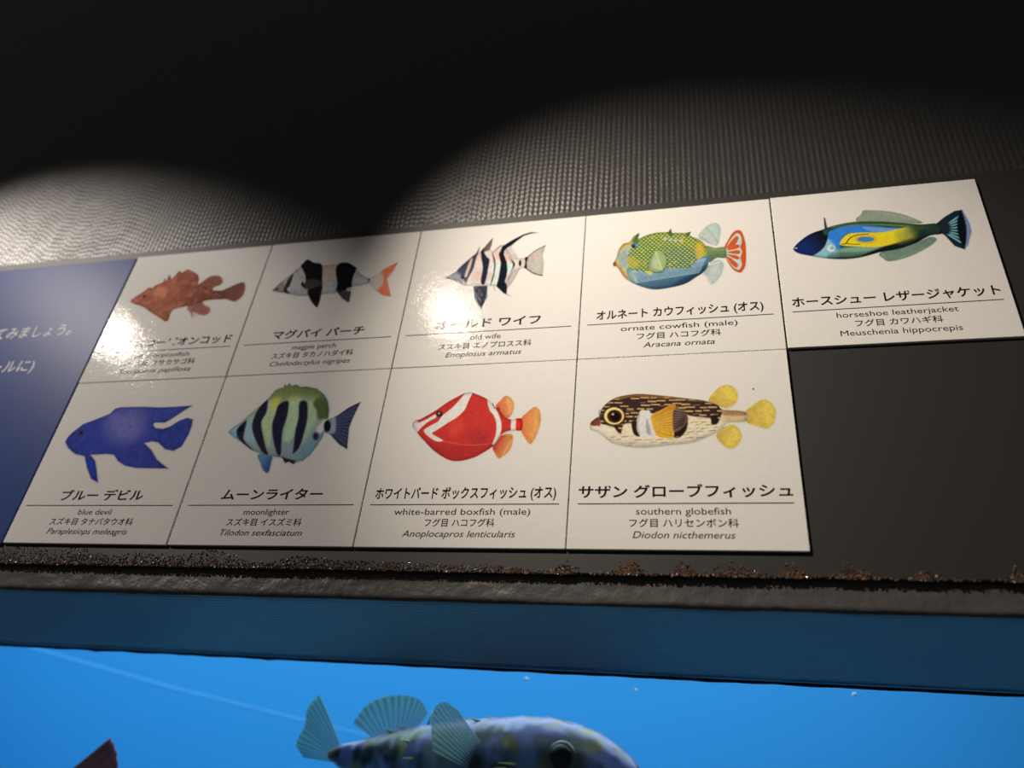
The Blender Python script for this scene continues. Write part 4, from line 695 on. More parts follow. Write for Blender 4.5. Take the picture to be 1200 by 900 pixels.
{"k":"p","c":[150,104,60],"p":[[-0.304,0.2732],[-0.1984,0.2837],[0.0162,0.2527],[0.1088,0.2326],[0.1085,0.2242],[-0.0154,0.2409],[-0.1983,0.2664],[-0.2873,0.2531]],"b":0.0124,"clip":"b","a":0.8},
{"k":"d","clip":"k","c":[206,164,96],"u":0.0477,"v":0.0208,"l":0.0355,"w":0.007,"d":3,"e":0.85,"sl":-0.05},
{"k":"d","clip":"k","c":[146,98,56],"u":0.0577,"v":0.0232,"l":0.0308,"w":0.0047,"d":11,"e":0.5,"sl":0.05},
{"k":"p","c":[44,32,30],"p":[[-0.2227,0.1299],[-0.1973,0.129],[-0.1955,0.0813],[-0.1843,0.0484],[-0.2094,0.0582],[-0.2207,0.0912]],"b":0.0062},
{"k":"p","c":[40,28,26],"p":[[-0.0273,0.1074],[0.0306,0.1508],[0.0288,0.0829],[-0.0028,0.0393],[-0.0362,0.0439]],"b":0.0077},
{"k":"d","clip":"b","c":[150,104,62],"u":0.0447,"v":0.0185,"l":0.0308,"w":0.0039,"d":21,"e":0.0,"sl":0},
{"k":"p","c":[226,206,166],"p":[[0.0443,0.1457],[0.1276,0.1289],[0.1638,0.0962],[0.1393,0.0526],[0.0405,0.016],[-0.2198,0.0012],[-0.3306,0.0402],[-0.2677,0.0654],[-0.2046,0.0454],[-0.1269,0.0341],[-0.0348,0.0359],[0.0268,0.0651]],"b":0.0154,"n":"w","clip":"b","a":0},
{"k":"d","clip":"w","c":[128,92,64],"u":0.0462,"v":0.017,"l":0.0339,"w":0.0039,"d":5,"e":0.8,"sl":0.08},
{"k":"d","clip":"w","c":[244,234,210],"u":0.0493,"v":0.0201,"l":0.0308,"w":0.0047,"d":15,"e":0.6,"sl":0.08},
{"k":"p","c":[216,208,194],"p":[[-0.1988,0.1088],[-0.1857,0.1684],[-0.1421,0.1872],[-0.1328,0.134],[-0.1175,0.0697],[-0.123,0.0412],[-0.1579,0.0386],[-0.1891,0.0675]],"b":0.0077},
{"k":"p","c":[150,138,126],"p":[[-0.154,0.144],[-0.1384,0.0976],[-0.133,0.0522],[-0.154,0.0709]],"b":0.0124,"a":0.8},
{"k":"l","c":[120,100,84],"p":[[-0.1857,0.1684],[-0.1956,0.1087],[-0.1852,0.0647]],"w":0.0039,"a":0.7},
{"k":"p","c":[216,162,48],"p":[[-0.1327,0.1543],[-0.0869,0.1877],[-0.0252,0.2188],[-0.0202,0.1573],[-0.0281,0.0668],[-0.0386,0.0386],[-0.0883,0.0401],[-0.1159,0.0679]],"b":0.0062,"n":"pc","g":[[196,128,40],[-0.111,0.1149],[-0.0319,0.1948]]},
{"k":"r","c":[160,104,36],"r":[[-0.1225,0.152],[-0.1113,0.0695]],"t":[[-0.0253,0.2132],[-0.0385,0.0404]],"m":12,"w":0.0031,"clip":"pc","a":0.5},
{"k":"r","c":[236,190,80],"r":[[-0.1225,0.1474],[-0.1112,0.074]],"t":[[-0.0257,0.1945],[-0.0346,0.0492]],"m":8,"w":0.0031,"clip":"pc","a":0.5},
{"k":"p","c":[112,88,70],"p":[[-0.0281,0.19],[0.0297,0.1719],[0.0218,0.1056],[-0.0303,0.0714]],"b":0.0108,"a":0.9},
{"k":"r","c":[52,38,34],"r":[[-0.0282,0.1854],[-0.0302,0.0759]],"t":[[0.0296,0.1692],[0.0125,0.1014]],"m":8,"w":0.0047,"a":0.8},
{"k":"p","c":[52,38,34],"p":[[-0.2477,0.1587],[-0.2639,0.1173],[-0.3042,0.1014],[-0.3455,0.1201],[-0.3639,0.1631],[-0.348,0.2053],[-0.3069,0.2214],[-0.2653,0.2019]],"b":0.0124,"a":0.9},
{"k":"p","c":[228,200,116],"p":[[-0.259,0.161],[-0.272,0.1285],[-0.3045,0.1162],[-0.3378,0.1309],[-0.3525,0.1645],[-0.3397,0.1974],[-0.3067,0.21],[-0.2732,0.1947]],"b":0.0039},
{"k":"p","c":[64,34,26],"p":[[-0.2678,0.1594],[-0.2776,0.1341],[-0.3023,0.1244],[-0.3276,0.1359],[-0.3387,0.1621],[-0.3289,0.1877],[-0.304,0.1975],[-0.2786,0.1857]],"b":0.0039},
{"k":"p","c":[24,16,16],"p":[[-0.2774,0.1579],[-0.2836,0.141],[-0.2993,0.1345],[-0.3154,0.1422],[-0.3225,0.1596],[-0.3163,0.1767],[-0.3004,0.1832],[-0.2843,0.1754]],"b":0.0047},
{"k":"p","c":[200,160,150],"p":[[-0.3058,0.1721],[-0.3074,0.1682],[-0.3113,0.1667],[-0.3154,0.1685],[-0.3171,0.1726],[-0.3156,0.1765],[-0.3116,0.178],[-0.3076,0.1762]],"b":0.0031},
{"k":"p","c":[124,66,48],"p":[[-0.4167,0.1182],[-0.4093,0.1385],[-0.3776,0.1598],[-0.3709,0.1055],[-0.4084,0.1142]],"b":0.0062},
{"k":"p","c":[222,208,186],"p":[[-0.4114,0.1069],[-0.3686,0.1091],[-0.2916,0.0707],[-0.3392,0.0631],[-0.3962,0.0897]],"b":0.0093,"clip":"b","a":0.8},
{"k":"l","c":[70,50,46],"p":[[-0.374,0.1994],[-0.3783,0.1806],[-0.3676,0.152]],"w":0.0039,"a":0.8},
{"k":"p","c":[50,36,32],"p":[[-0.3085,0.1126],[-0.2883,0.1027],[-0.2694,0.0673],[-0.2877,0.0752]],"b":0.0062},
{"k":"p","c":[40,30,28],"p":[[0.1397,0.1466],[0.1663,0.1501],[0.1643,0.1069],[0.1401,0.1042]],"b":0.0077},
{"k":"p","c":[40,36,34],"p":[[0.3366,0.2836],[0.3353,0.2803],[0.3325,0.2791],[0.33,0.2806],[0.3291,0.284],[0.3304,0.2872],[0.3332,0.2884],[0.3357,0.2869]],"b":0.0031},
]),
}

STEP = 1.0 / 380.0


def smooth_closed(p, n=6):
    p = np.asarray(p, float)
    a, b, c, d = np.roll(p, 1, 0), p, np.roll(p, -1, 0), np.roll(p, -2, 0)
    outp = []
    for t in np.linspace(0, 1, n, endpoint=False):
        outp.append(0.5 * ((2 * b) + (c - a) * t + (2 * a - 5 * b + 4 * c - d) * t * t + (3 * b - 3 * c + d - a) * t ** 3))
    return np.stack(outp, 1).reshape(-1, 2)


def smooth_open(p, n=8):
    p = np.asarray(p, float)
    if len(p) < 3: return p
    q = np.vstack([2 * p[0] - p[1], p, 2 * p[-1] - p[-2]])
    outp = []
    for i in range(len(p) - 1):
        a, b, c, d = q[i:i + 4]
        for t in np.linspace(0, 1, n, endpoint=False):
            outp.append(0.5 * ((2 * b) + (c - a) * t + (2 * a - 5 * b + 4 * c - d) * t * t + (3 * b - 3 * c + d - a) * t ** 3))
    outp.append(p[-1])
    return np.array(outp)


def vnoise(X, Y, seed):
    def h(i, j):
        q = np.sin(i * 127.1 + j * 311.7 + seed * 74.7) * 43758.5453
        return q - np.floor(q)
    xi, yi = np.floor(X), np.floor(Y)
    fx, fy = X - xi, Y - yi
    fx, fy = fx * fx * (3 - 2 * fx), fy * fy * (3 - 2 * fy)
    return (h(xi, yi) * (1 - fx) + h(xi + 1, yi) * fx) * (1 - fy) + (h(xi, yi + 1) * (1 - fx) + h(xi + 1, yi + 1) * fx) * fy


class Picture:
    """A small painter: lays soft-edged shapes, rays, scales and dashes over one another on a fine grid."""

    def __init__(self, paper, ops):
        pts = np.array([q for op in ops for key in ('p', 'r', 't') if isinstance(op.get(key), list) for q in op[key]])
        lo, hi = pts.min(0) - 0.02, pts.max(0) + 0.02
        self.nx, self.ny = int((hi[0] - lo[0]) / STEP) + 2, int((hi[1] - lo[1]) / STEP) + 2
        self.u, self.v = lo[0] + np.arange(self.nx) * STEP, lo[1] + np.arange(self.ny) * STEP
        self.U, self.V = np.meshgrid(self.u, self.v)
        self.paper = lin(paper)
        self.rgb = np.ones((self.ny, self.nx, 3)) * np.array([PAPER_ALB, PAPER_ALB * 0.985, PAPER_ALB * 0.955])
        self.cov = np.zeros((self.ny, self.nx))
        self.masks = {}
        for op in ops: getattr(self, 'op_' + op['k'])(op)
        g = 0.55 * vnoise(self.U * 210, self.V * 150, 3) + 0.45 * vnoise(self.U * 95, self.V * 70, 8)
        self.rgb *= 1 + (0.34 * (g - 0.5) * np.clip(self.cov, 0, 1))[..., None]
        for nm, k in (('b', 0.85), ('t', 0.4), ('f', 0.4), ('f2', 0.4), ('pf', 0.4)):
            if nm in self.masks:
                m = self.masks[nm]
                e = m * np.clip(1 - self.soft(m, 5), 0, 1)
                self.rgb *= 1 - (k * e)[..., None]

    def soft(self, m, n):
        for ax in (0, 1):
            for _ in range(2):
                m = sum(np.roll(m, d, ax) for d in range(-n, n + 1)) / (2 * n + 1)
        return m

    def ink(self, c):
        return np.clip(lin(c) / self.paper, 0, 1.05) * np.array([PAPER_ALB, PAPER_ALB * 0.985, PAPER_ALB * 0.955])

    def window(self, pts, pad):
        lo, hi = np.min(pts, 0) - pad, np.max(pts, 0) + pad
        i0, i1 = np.searchsorted(self.u, (lo[0], hi[0]))
        j0, j1 = np.searchsorted(self.v, (lo[1], hi[1]))
        return slice(j0, max(j1, j0 + 1)), slice(i0, max(i1, i0 + 1))

    def lay(self, sl, a, c, op):
        a = np.clip(a, 0, 1)
        if op.get('clip'): a = a * self.masks[op['clip']][sl]
        a = a * (1.0 if op.get('a') is None else op['a'])
        self.rgb[sl] = self.rgb[sl] * (1 - a[..., None]) + c * a[..., None]
        self.cov[sl] = np.maximum(self.cov[sl], a)

    def polygon(self, pts, blur):
        sl = self.window(pts, blur + STEP * 2)
        X, Y = self.U[sl], self.V[sl]
        inside = np.zeros(X.shape, bool)
        d2 = np.full(X.shape, 1e9)
        for (ax, ay), (bx, by) in zip(pts, np.roll(pts, -1, 0)):
            ex, ey = bx - ax, by - ay
            if abs(ey) > 1e-12:
                inside ^= ((ay > Y) != (by > Y)) & (X < ex * (Y - ay) / ey + ax)
            t = np.clip(((X - ax) * ex + (Y - ay) * ey) / max(ex * ex + ey * ey, 1e-14), 0, 1)
            d2 = np.minimum(d2, (X - ax - t * ex) ** 2 + (Y - ay - t * ey) ** 2)
        sd = np.sqrt(d2) * np.where(inside, 1, -1)
        a = np.clip(0.5 + sd / blur, 0, 1)
        return sl, a * a * (3 - 2 * a)

    def op_p(self, op):
        pts = np.array(op['p']) if op.get('s') == 0 else smooth_closed(op['p'])
        sl, a = self.polygon(pts, max(op.get('b') or 0, 1.6 * STEP))
        c = self.ink(op['c'])
        if op.get('g'):
            c2, p0, p1 = op['g']
            p0, p1 = np.array(p0), np.array(p1)
            d = p1 - p0
            t = np.clip(((self.U[sl] - p0[0]) * d[0] + (self.V[sl] - p0[1]) * d[1]) / (d @ d), 0, 1)[..., None]
            c = c * (1 - t) + self.ink(c2) * t
        if op.get('n'):
            m = np.zeros_like(self.cov)
            m[sl] = a
            if op.get('clip'): m *= self.masks[op['clip']]
            self.masks[op['n']] = m
        self.lay(sl, a, c, op)

    def stroke(self, pts, wd, blur, c, op, taper=1.0):
        sl = self.window(pts, wd + blur + STEP)
        X, Y = self.U[sl], self.V[sl]
        best = np.full(X.shape, -1e9)
        n = len(pts) - 1
        for i in range(n):
            (ax, ay), (bx, by) = pts[i], pts[i + 1]
            ex, ey = bx - ax, by - ay
            t = np.clip(((X - ax) * ex + (Y - ay) * ey) / max(ex * ex + ey * ey, 1e-14), 0, 1)
            d = np.hypot(X - ax - t * ex, Y - ay - t * ey)
            best = np.maximum(best, wd / 2 * (1 + (taper - 1) * (i + t) / n) - d)
        self.lay(sl, np.clip(0.5 + best / blur, 0, 1), c, op)

    def op_l(self, op):
        self.stroke(smooth_open(op['p']), op['w'], max(op.get('b') or 0, 1.4 * STEP), self.ink(op['c']), op)

    def op_r(self, op):
        op = dict(op, w=op['w'] * 1.35, a=min(1.0, (op.get('a') or 1.0) * 1.3))
        r, t = np.array(op['r']), np.array(op['t'])
        c = self.ink(op['c'])
        for i in range(op['m']):
            f = (i + 0.5) / op['m']
            a, b = r[0] * (1 - f) + r[1] * f, t[0] * (1 - f) + t[1] * f
            self.stroke(np.array([a, b]), op['w'], 1.8 * STEP, c, op)

    def op_n(self, op):
        X, Y = self.U / op['z'], self.V / op['z'] * op['q']
        n = 0.65 * vnoise(X, Y, op['d']) + 0.35 * vnoise(X * 2.3, Y * 2.3, op['d'] + 5)
        a = np.clip((n - op['h']) * 5, 0, 1)
        self.lay((slice(None), slice(None)), a, self.ink(op['c']), op)

    def op_s(self, op):
        z = op['z']
        row = np.floor(self.V / (z * 0.6))
        X = self.U / z + 0.5 * (row % 2)
        fx, fy = X - np.floor(X) - 0.5, self.V / (z * 0.6) - row - 0.5
        d = np.hypot(fx, fy * 0.8)
        full = (slice(None), slice(None))
        self.lay(full, np.clip((d - 0.27) * 5, 0, 1), self.ink(op['c']), op)
        self.lay(full, np.clip((0.24 - np.hypot(fx + 0.1, fy * 0.8 - 0.1)) * 6, 0, 1), self.ink(op['c2']), op)

    def op_d(self, op):
        rr = random.Random(op['d'])
        m = self.masks[op['clip']]
        jj, ii = np.where(m > 0.3)
        if not len(ii) or op['e'] <= 0: return
        c = self.ink(op['c'])
        v, k = self.v[jj.min()], 0
        while v < self.v[jj.max()]:
            u = self.u[ii.min()] + (k % 2) * op['u'] * 0.5
            while u < self.u[ii.max()]:
                if rr.random() < op['e']:
                    cu, cv = u + rr.uniform(-.2, .2) * op['u'], v + rr.uniform(-.2, .2) * op['v']
                    l, s = op['l'] * rr.uniform(.6, 1.1) / 2, op['sl']
                    self.stroke(np.array([(cu - l, cv - l * s), (cu + l, cv + l * s)]), op['w'] * rr.uniform(.7, 1.1), 1.6 * STEP, c, op)
                u += op['u']
            v += op['v']
            k += 1

    def mesh(self, name, y):
        keep = self.cov > 0.004
        q = keep[:-1, :-1] | keep[1:, :-1] | keep[:-1, 1:] | keep[1:, 1:]
        idx = np.full(self.cov.shape, -1)
        used = np.zeros(self.cov.shape, bool)
        used[:-1, :-1] |= q; used[1:, :-1] |= q; used[:-1, 1:] |= q; used[1:, 1:] |= q
        idx[used] = np.arange(used.sum())
        co = np.stack([self.U[used] * CARD, np.full(used.sum(), y), self.V[used] * CARD], 1)
        faces = np.stack([idx[:-1, :-1][q], idx[:-1, 1:][q], idx[1:, 1:][q], idx[1:, :-1][q]], 1)
        me = bpy.data.meshes.new(name)
        me.vertices.add(len(co))
        me.vertices.foreach_set('co', co.ravel())
        me.loops.add(faces.size)
        me.loops.foreach_set('vertex_index', faces.ravel())
        me.polygons.add(len(faces))
        me.polygons.foreach_set('loop_start', np.arange(len(faces)) * 4)
        at = me.color_attributes.new('print', 'FLOAT_COLOR', 'POINT')
        at.data.foreach_set('color', np.concatenate([self.rgb[used], np.ones((used.sum(), 1))], 1).ravel())
        me.update(calc_edges=True)
        return me


# ------------------------------------------------------------------ the nine cards
CARD = 0.2
# number: centre x, centre z, turn, name, half width, English, half width, family, half width, Latin, half width, slant, label
CARDS = [
    (1, 0.0996, -0.0992, -0.0030, 'レッド スコーピオンコッド', 0.45, 'red scorpionfish', 0.20, 'カサゴ目 フサカサゴ科', 0.255, 'Scorpaena papillosa', 0.245, 1,
     'white card picturing a rusty red spiny fish, top left beside the blue panel'),
    (2, 0.3001, -0.0994, -0.0012, 'マグパイ パーチ', 0.285, 'magpie perch', 0.135, 'スズキ目 タカノハダイ科', 0.25, 'Cheilodactylus nigripes', 0.245, 1,
     'white card picturing a white fish with two black bands and orange tail'),
    (3, 0.5001, -0.0996, -0.0010, 'オールド ワイフ', 0.292, 'old wife', 0.084, 'スズキ目 エノプロスス科', 0.254, 'Enoplosus armatus', 0.206, 1,
     'white card with lamp glare, picturing a striped fish with long trailing fin'),
    (4, 0.6999, -0.0996, 0.0006, 'オルネート カウフィッシュ (オス)', 0.413, 'ornate cowfish (male)', 0.285, 'フグ目 ハコフグ科', 0.204, 'Aracana ornata', 0.172, 1,
     'white card picturing a green scaly fish with an orange fan tail'),
    (5, 0.9002, -0.0984, 0.0008, 'ホースシュー レザージャケット', 0.455, 'horseshoe leatherjacket', 0.262, 'フグ目 カワハギ科', 0.187, 'Meuschenia hippocrepis', 0.258, 0,
     'white card picturing a blue and yellow fish, rightmost of the upper row'),
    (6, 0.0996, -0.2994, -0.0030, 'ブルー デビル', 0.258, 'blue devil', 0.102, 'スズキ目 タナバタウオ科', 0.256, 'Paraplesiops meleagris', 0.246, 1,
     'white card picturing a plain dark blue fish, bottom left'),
    (7, 0.3001, -0.2996, 0.0000, 'ムーンライター', 0.280, 'moonlighter', 0.124, 'スズキ目 イスズミ科', 0.204, 'Tilodon sexfasciatum', 0.222, 1,
     'white card picturing a tall green fish with black vertical bars'),
    (8, 0.5001, -0.2996, 0.0012, 'ホワイトバード ボックスフィッシュ (オス)', 0.441, 'white-barred boxfish (male)', 0.328, 'フグ目 ハコフグ科', 0.167, 'Anoplocapros lenticularis', 0.268, 1,
     'white card picturing a round red fish with white stripes'),
    (9, 0.6999, -0.2994, 0.0012, 'サザン グローブフィッシュ', 0.456, 'southern globefish', 0.199, 'フグ目 ハリセンボン科', 0.228, 'Diodon nicthemerus', 0.212, 1,
     'white card picturing a brown speckled fish with round yellow fins, lower row'),
]
for (k, cx, cz, turn, nm, nw, en, ew, fa, fw, la, lw, sl, label) in CARDS:
    root = empty('fish_card', (cx, SURF, cz), (0, -turn, 0))
    tag(root, label, 'card', 'fish name cards on the black board')
    h = 0.0994
    bm = box_bm(-h, h, 0.0, BOARD_F - 0.0001, -h - 0.0002, h + 0.0002)
    front = [e for e in bm.edges if all(abs(v.co.y) < 1e-6 for v in e.verts)]
    side = [e for e in bm.edges if abs(e.verts[0].co.y - e.verts[1].co.y) > 1e-4]
    bmesh.ops.bevel(bm, geom=front + side, offset=0.0005, segments=2, profile=0.5, affect='EDGES')
    bm.normal_update()
    for f in bm.faces:
        f.material_index = 0
    from_bm('panel', bm, [M_PAPER], root)
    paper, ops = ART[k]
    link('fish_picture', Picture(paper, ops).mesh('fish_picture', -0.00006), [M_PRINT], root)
    C = CARD
    from_bm('underline', box_bm(-0.457 * C, 0.457 * C, -0.00008, 0.0, -0.2895 * C, -0.2845 * C), [M_INK_SOFT], root)
    lettering('name_writing', nm, root, -nw * C, nw * C, -0.2535 * C, 0.066 * C, M_INK, -0.00010, 0.020)
    lettering('english_writing', en, root, -ew * C, ew * C, -0.3385 * C, 0.045 * C, M_INK, -0.00010, 0.0)
    lettering('family_writing', fa, root, -fw * C, fw * C, -0.3935 * C, 0.043 * C, M_INK, -0.00010, 0.009)
    lettering('latin_writing', la, root, -lw * C, lw * C, -0.4465 * C, 0.045 * C, M_INK, -0.00010, 0.0, 0.22 if sl else 0.0)

# ------------------------------------------------------------------ the live fish in the tank
def attr_mat(name, attr, rough=0.45, trans=0.0):
    m = mat(name, (0.5, 0.5, 0.5), rough, 0.4)
    n, l, b = nodes(m)
    a = add(m, 'ShaderNodeAttribute', attribute_name=attr)
    l.new(a.outputs['Color'], b.inputs['Base Color'])
    if trans:
        t = add(m, 'ShaderNodeBsdfTranslucent')
        l.new(a.outputs['Color'], t.inputs['Color'])
        mx = add(m, 'ShaderNodeMixShader')
        mx.inputs[0].default_value = trans
        tp = add(m, 'ShaderNodeBsdfTransparent')
        mx2 = add(m, 'ShaderNodeMixShader')
        mx2.inputs[0].default_value = 0.42
        o = [q for q in n if q.type == 'OUTPUT_MATERIAL'][0]
        l.new(b.outputs[0], mx.inputs[1])
        l.new(t.outputs[0], mx.inputs[2])
        l.new(mx.outputs[0], mx2.inputs[1])
        l.new(tp.outputs[0], mx2.inputs[2])
        l.new(mx2.outputs[0], o.inputs[0])
    return m


M_SKIN = attr_mat('fish_skin', 'skin', 0.4)
M_FIN = attr_mat('fish_fin', 'skin', 0.5, 0.5)
M_FIN_RED = attr_mat('red_fish_fin', 'skin', 0.5)
M_SPINE = mat('yellow_spine', (0.55, 0.52, 0.20), 0.4)
M_EYE = mat('eye_ring', (0.035, 0.042, 0.022), 0.3)
M_PUPIL = mat('pupil', (0.004, 0.005, 0.007), 0.08)


def paint(ob, fn):
    me = ob.data
    at = me.color_attributes.new('skin', 'FLOAT_COLOR', 'POINT')
    at.data.foreach_set('color', np.array([(*fn(v.co), 1.0) for v in me.vertices]).ravel())


def mixc(a, b, t):
    t = max(0.0, min(1.0, t))
    return tuple(x * (1 - t) + y * t for x, y in zip(a, b))


def interp(x, xs, ys):
    return float(np.interp(x, xs, ys))


def loft(xs, top, rad, wide, nseg=40, nx=90):
    """A closed body along x: at each x a ring whose top is top(x), half height rad(x), half width wide(x)."""
    bm = bmesh.new()
    rings = []
    for i in range(nx + 1):
        f = i / nx
        x = xs[0] + (xs[-1] - xs[0]) * (f + 0.035 * math.sin(2 * math.pi * f))
        t, r, wd = interp(x, xs, top), interp(x, xs, rad), interp(x, xs, wide)
        rings.append([bm.verts.new((x, wd * math.cos(a), t - r + r * math.sin(a))) for a in (2 * math.pi * k / nseg for k in range(nseg))])
    for a, b in zip(rings, rings[1:]):
        for j in range(nseg):
            bm.faces.new((a[j], b[j], b[(j + 1) % nseg], a[(j + 1) % nseg]))
    bm.faces.new(rings[0]); bm.faces.new(rings[-1][::-1])
    bmesh.ops.recalc_face_normals(bm, faces=list(bm.faces))
    for _ in range(2):
        bmesh.ops.smooth_vert(bm, verts=list(bm.verts), factor=0.5, use_axis_x=True, use_axis_y=True, use_axis_z=True)
    return bm


def fan(name, root, roots, tips, bulge, nray, parent, color, edge, side=Vector((0, 1, 0)), thick=0.0011, ray=(0.52, 0.72, 0.70), scallop=0.012, fin_mat=None):
    """A rayed fin between a root line and a scalloped tip line: real thickness, ridged along the rays."""
    nu, nv = nray * 6, 12
    bm = bmesh.new()
    grid = {}
    roots, tips = smooth_open(roots, 8), smooth_open(tips, 8)

    def along(p, f):
        q = f * (len(p) - 1)
        i = min(int(q), len(p) - 2)
        return Vector(p[i]) * (1 - (q - i)) + Vector(p[i + 1]) * (q - i)
    for i in range(nu + 1):
        f = i / nu
        a, b = along(roots, f), along(tips, f)
        ph = f * nray * 2 * math.pi
        b = a + (b - a) * (1.0 + scallop * math.cos(ph))
        for j in range(nv + 1):
            g = j / nv
            p = a + (b - a) * g + side * (bulge * math.sin(math.pi * g * 0.8) * (1 - 0.5 * f) + 0.0004 * math.cos(ph) * (0.4 + g))
            th = thick * (1.0 - 0.55 * g) * (1.0 + 0.5 * math.cos(ph))
            for s in (-1, 1):
                grid[i, j, s] = bm.verts.new(p + side * (s * th))
    for i in range(nu):
        for j in range(nv):
            bm.faces.new((grid[i, j, 1], grid[i + 1, j, 1], grid[i + 1, j + 1, 1], grid[i, j + 1, 1]))
            bm.faces.new((grid[i, j, -1], grid[i, j + 1, -1], grid[i + 1, j + 1, -1], grid[i + 1, j, -1]))
    for i in range(nu):
        bm.faces.new((grid[i, 0, 1], grid[i, 0, -1], grid[i + 1, 0, -1], grid[i + 1, 0, 1]))
        bm.faces.new((grid[i, nv, 1], grid[i + 1, nv, 1], grid[i + 1, nv, -1], grid[i, nv, -1]))
    for j in range(nv):
        bm.faces.new((grid[0, j, 1], grid[0, j + 1, 1], grid[0, j + 1, -1], grid[0, j, -1]))
        bm.faces.new((grid[nu, j, 1], grid[nu, j, -1], grid[nu, j + 1, -1], grid[nu, j + 1, 1]))
    bm.normal_update()
    ob = from_bm(name, bm, [fin_mat or M_FIN], parent, True)
    cols = []
    for i in range(nu + 1):
        r = 0.5 + 0.5 * math.cos(i / nu * nray * 2 * math.pi)
        for j in range(nv + 1):
            c = mixc(mixc(color, edge, (j / nv) ** 2), ray, 0.8 * r ** 1.5 * (1 - 0.5 * j / nv))
            cols += [c, c]
    at = ob.data.color_attributes.new('skin', 'FLOAT_COLOR', 'POINT')
    at.data.foreach_set('color', np.array([(*c, 1.0) for c in cols]).ravel())
    return ob


def ball(name, loc, r, scale, m, parent, seg=24):
    bm = bmesh.new()
    bmesh.ops.create_uvsphere(bm, u_segments=seg, v_segments=seg // 2, radius=r)
    for v in bm.verts: v.co = Vector((v.co.x * scale[0], v.co.y * scale[1], v.co.z * scale[2])) + Vector(loc)
    return from_bm(name, bm, [m], parent, True)


FX = Vector((0.9946, -0.1018, 0.0214)).normalized()
FZ = (Vector((0, 0, 1)) - FX * FX.z).normalized()
FY = FZ.cross(FX)
g = empty('globefish', (0.243, 0.400, -0.5365))
g.matrix_world = Matrix.Translation((0.243, 0.400, -0.5365)) @ Matrix((FX, FY, FZ)).transposed().to_4x4()
tag(g, 'live lavender grey spiny globefish swimming at the bottom of the picture', 'fish')
gx = [-0.018, 0.0, 0.023, 0.053, 0.083, 0.118, 0.165, 0.211, 0.256, 0.289, 0.321, 0.348, 0.368, 0.388, 0.394]
gt = [0.0095, 0.0182, 0.0231, 0.0300, 0.0369, 0.0439, 0.0492, 0.0538, 0.0567, 0.0552, 0.0492, 0.0400, 0.0272, 0.0115, 0.004]
gr = [0.0040, 0.0140, 0.0190, 0.0260, 0.0340, 0.0430, 0.0530, 0.0590, 0.0620, 0.0610, 0.0570, 0.0480, 0.0350, 0.0180, 0.010]
gw = [0.0020, 0.0090, 0.0130, 0.0210, 0.0310, 0.0420, 0.0540, 0.0610, 0.0640, 0.0620, 0.0560, 0.0460, 0.0340, 0.0190, 0.011]
bm = loft(gx, gt, gr, gw, 56, 150)
for v in bm.verts:
    v.co += v.normal * (0.0012 * noise.noise(v.co * 90))
body = from_bm('body', bm, [M_SKIN], g, True)
LAV, OLIVE, DARK, PALE = (0.125, 0.115, 0.40), (0.13, 0.125, 0.022), (0.008, 0.010, 0.013), (0.10, 0.14, 0.25)
BLOTCH = [((0.075, -0.02, 0.020), 0.020, DARK), ((0.215, -0.045, 0.022), 0.017, DARK), ((0.215, -0.05, -0.004), 0.018, DARK), ((0.105, -0.03, 0.012), 0.016, OLIVE),
          ((0.316, -0.045, 0.004), 0.029, (0.045, 0.05, 0.04)), ((0.050, -0.02, 0.018), 0.012, OLIVE), ((0.12, -0.035, 0.032), 0.012, OLIVE), ((0.165, -0.05, 0.005), 0.03, (0.13, 0.15, 0.17)),
          ((0.034, -0.012, 0.006), 0.010, DARK), ((0.052, -0.018, 0.004), 0.014, DARK), ((0.090, -0.03, 0.006), 0.014, DARK), ((0.232, -0.05, 0.034), 0.011, DARK), ((0.14, 0.0, 0.046), 0.016, OLIVE), ((0.265, 0.0, 0.055), 0.010, OLIVE), ((0.335, -0.02, 0.036), 0.012, OLIVE)]


def globe_skin(p):
    t = interp(p.x, gx, gt) - p.z
    c = mixc(LAV, PALE, t / 0.055)
    n = noise.noise(p * 55) + 0.5 * noise.noise(p * 120)
    c = mixc(c, (0.05, 0.055, 0.10), n * 1.9)
    c = mixc(c, (0.012, 0.014, 0.02), (noise.noise(p * 46 + Vector((9, 4, 1))) - 0.08) * 4.5 * (1.0 if p.x < 0.14 else 0.45))
    c = mixc(c, OLIVE, (noise.noise(p * 38 + Vector((3, 1, 2))) - 0.22) * 4.0)
    for q, r, col in BLOTCH:
        d = (p - Vector(q)).length
        c = mixc(c, col, (1.15 - d / r) * 2.2)
    return c


paint(body, globe_skin)
for s in (-1, 1):                                  # eyes, on the near and the far side
    yy = s * 0.047
    e = ball('eye', (0.314, yy + s * 0.0055, 0.0055), 0.0175, (1.0, 0.34, 1.0), M_EYE, g)
    ball('pupil', (0.314, yy + s * 0.0093, 0.0050), 0.0132, (1.0, 0.30, 1.0), M_PUPIL, e)
    fan('pectoral_fin', None, [(0.218, s * 0.055, 0.016), (0.212, s * 0.057, 0.002), (0.206, s * 0.057, -0.012)],
        [(0.190, s * 0.068, 0.0500), (0.173, s * 0.072, 0.0580), (0.161, s * 0.074, 0.0500), (0.160, s * 0.074, 0.0300), (0.166, s * 0.072, 0.004)],
        s * 0.004, 12, g, (0.12, 0.18, 0.21), (0.14, 0.24, 0.15), Vector((0, 1, 0)))
fan('tail_fin', None, [(-0.002, 0, 0.0165), (-0.008, 0, 0.006), (-0.006, 0, -0.004)],
    [(-0.0560, 0.006, 0.0815), (-0.0680, 0.004, 0.062), (-0.0640, 0, 0.040), (-0.0690, -0.003, 0.017), (-0.0520, -0.006, 0.000)], 0.004, 13, g, (0.08, 0.21, 0.21), (0.10, 0.24, 0.09))
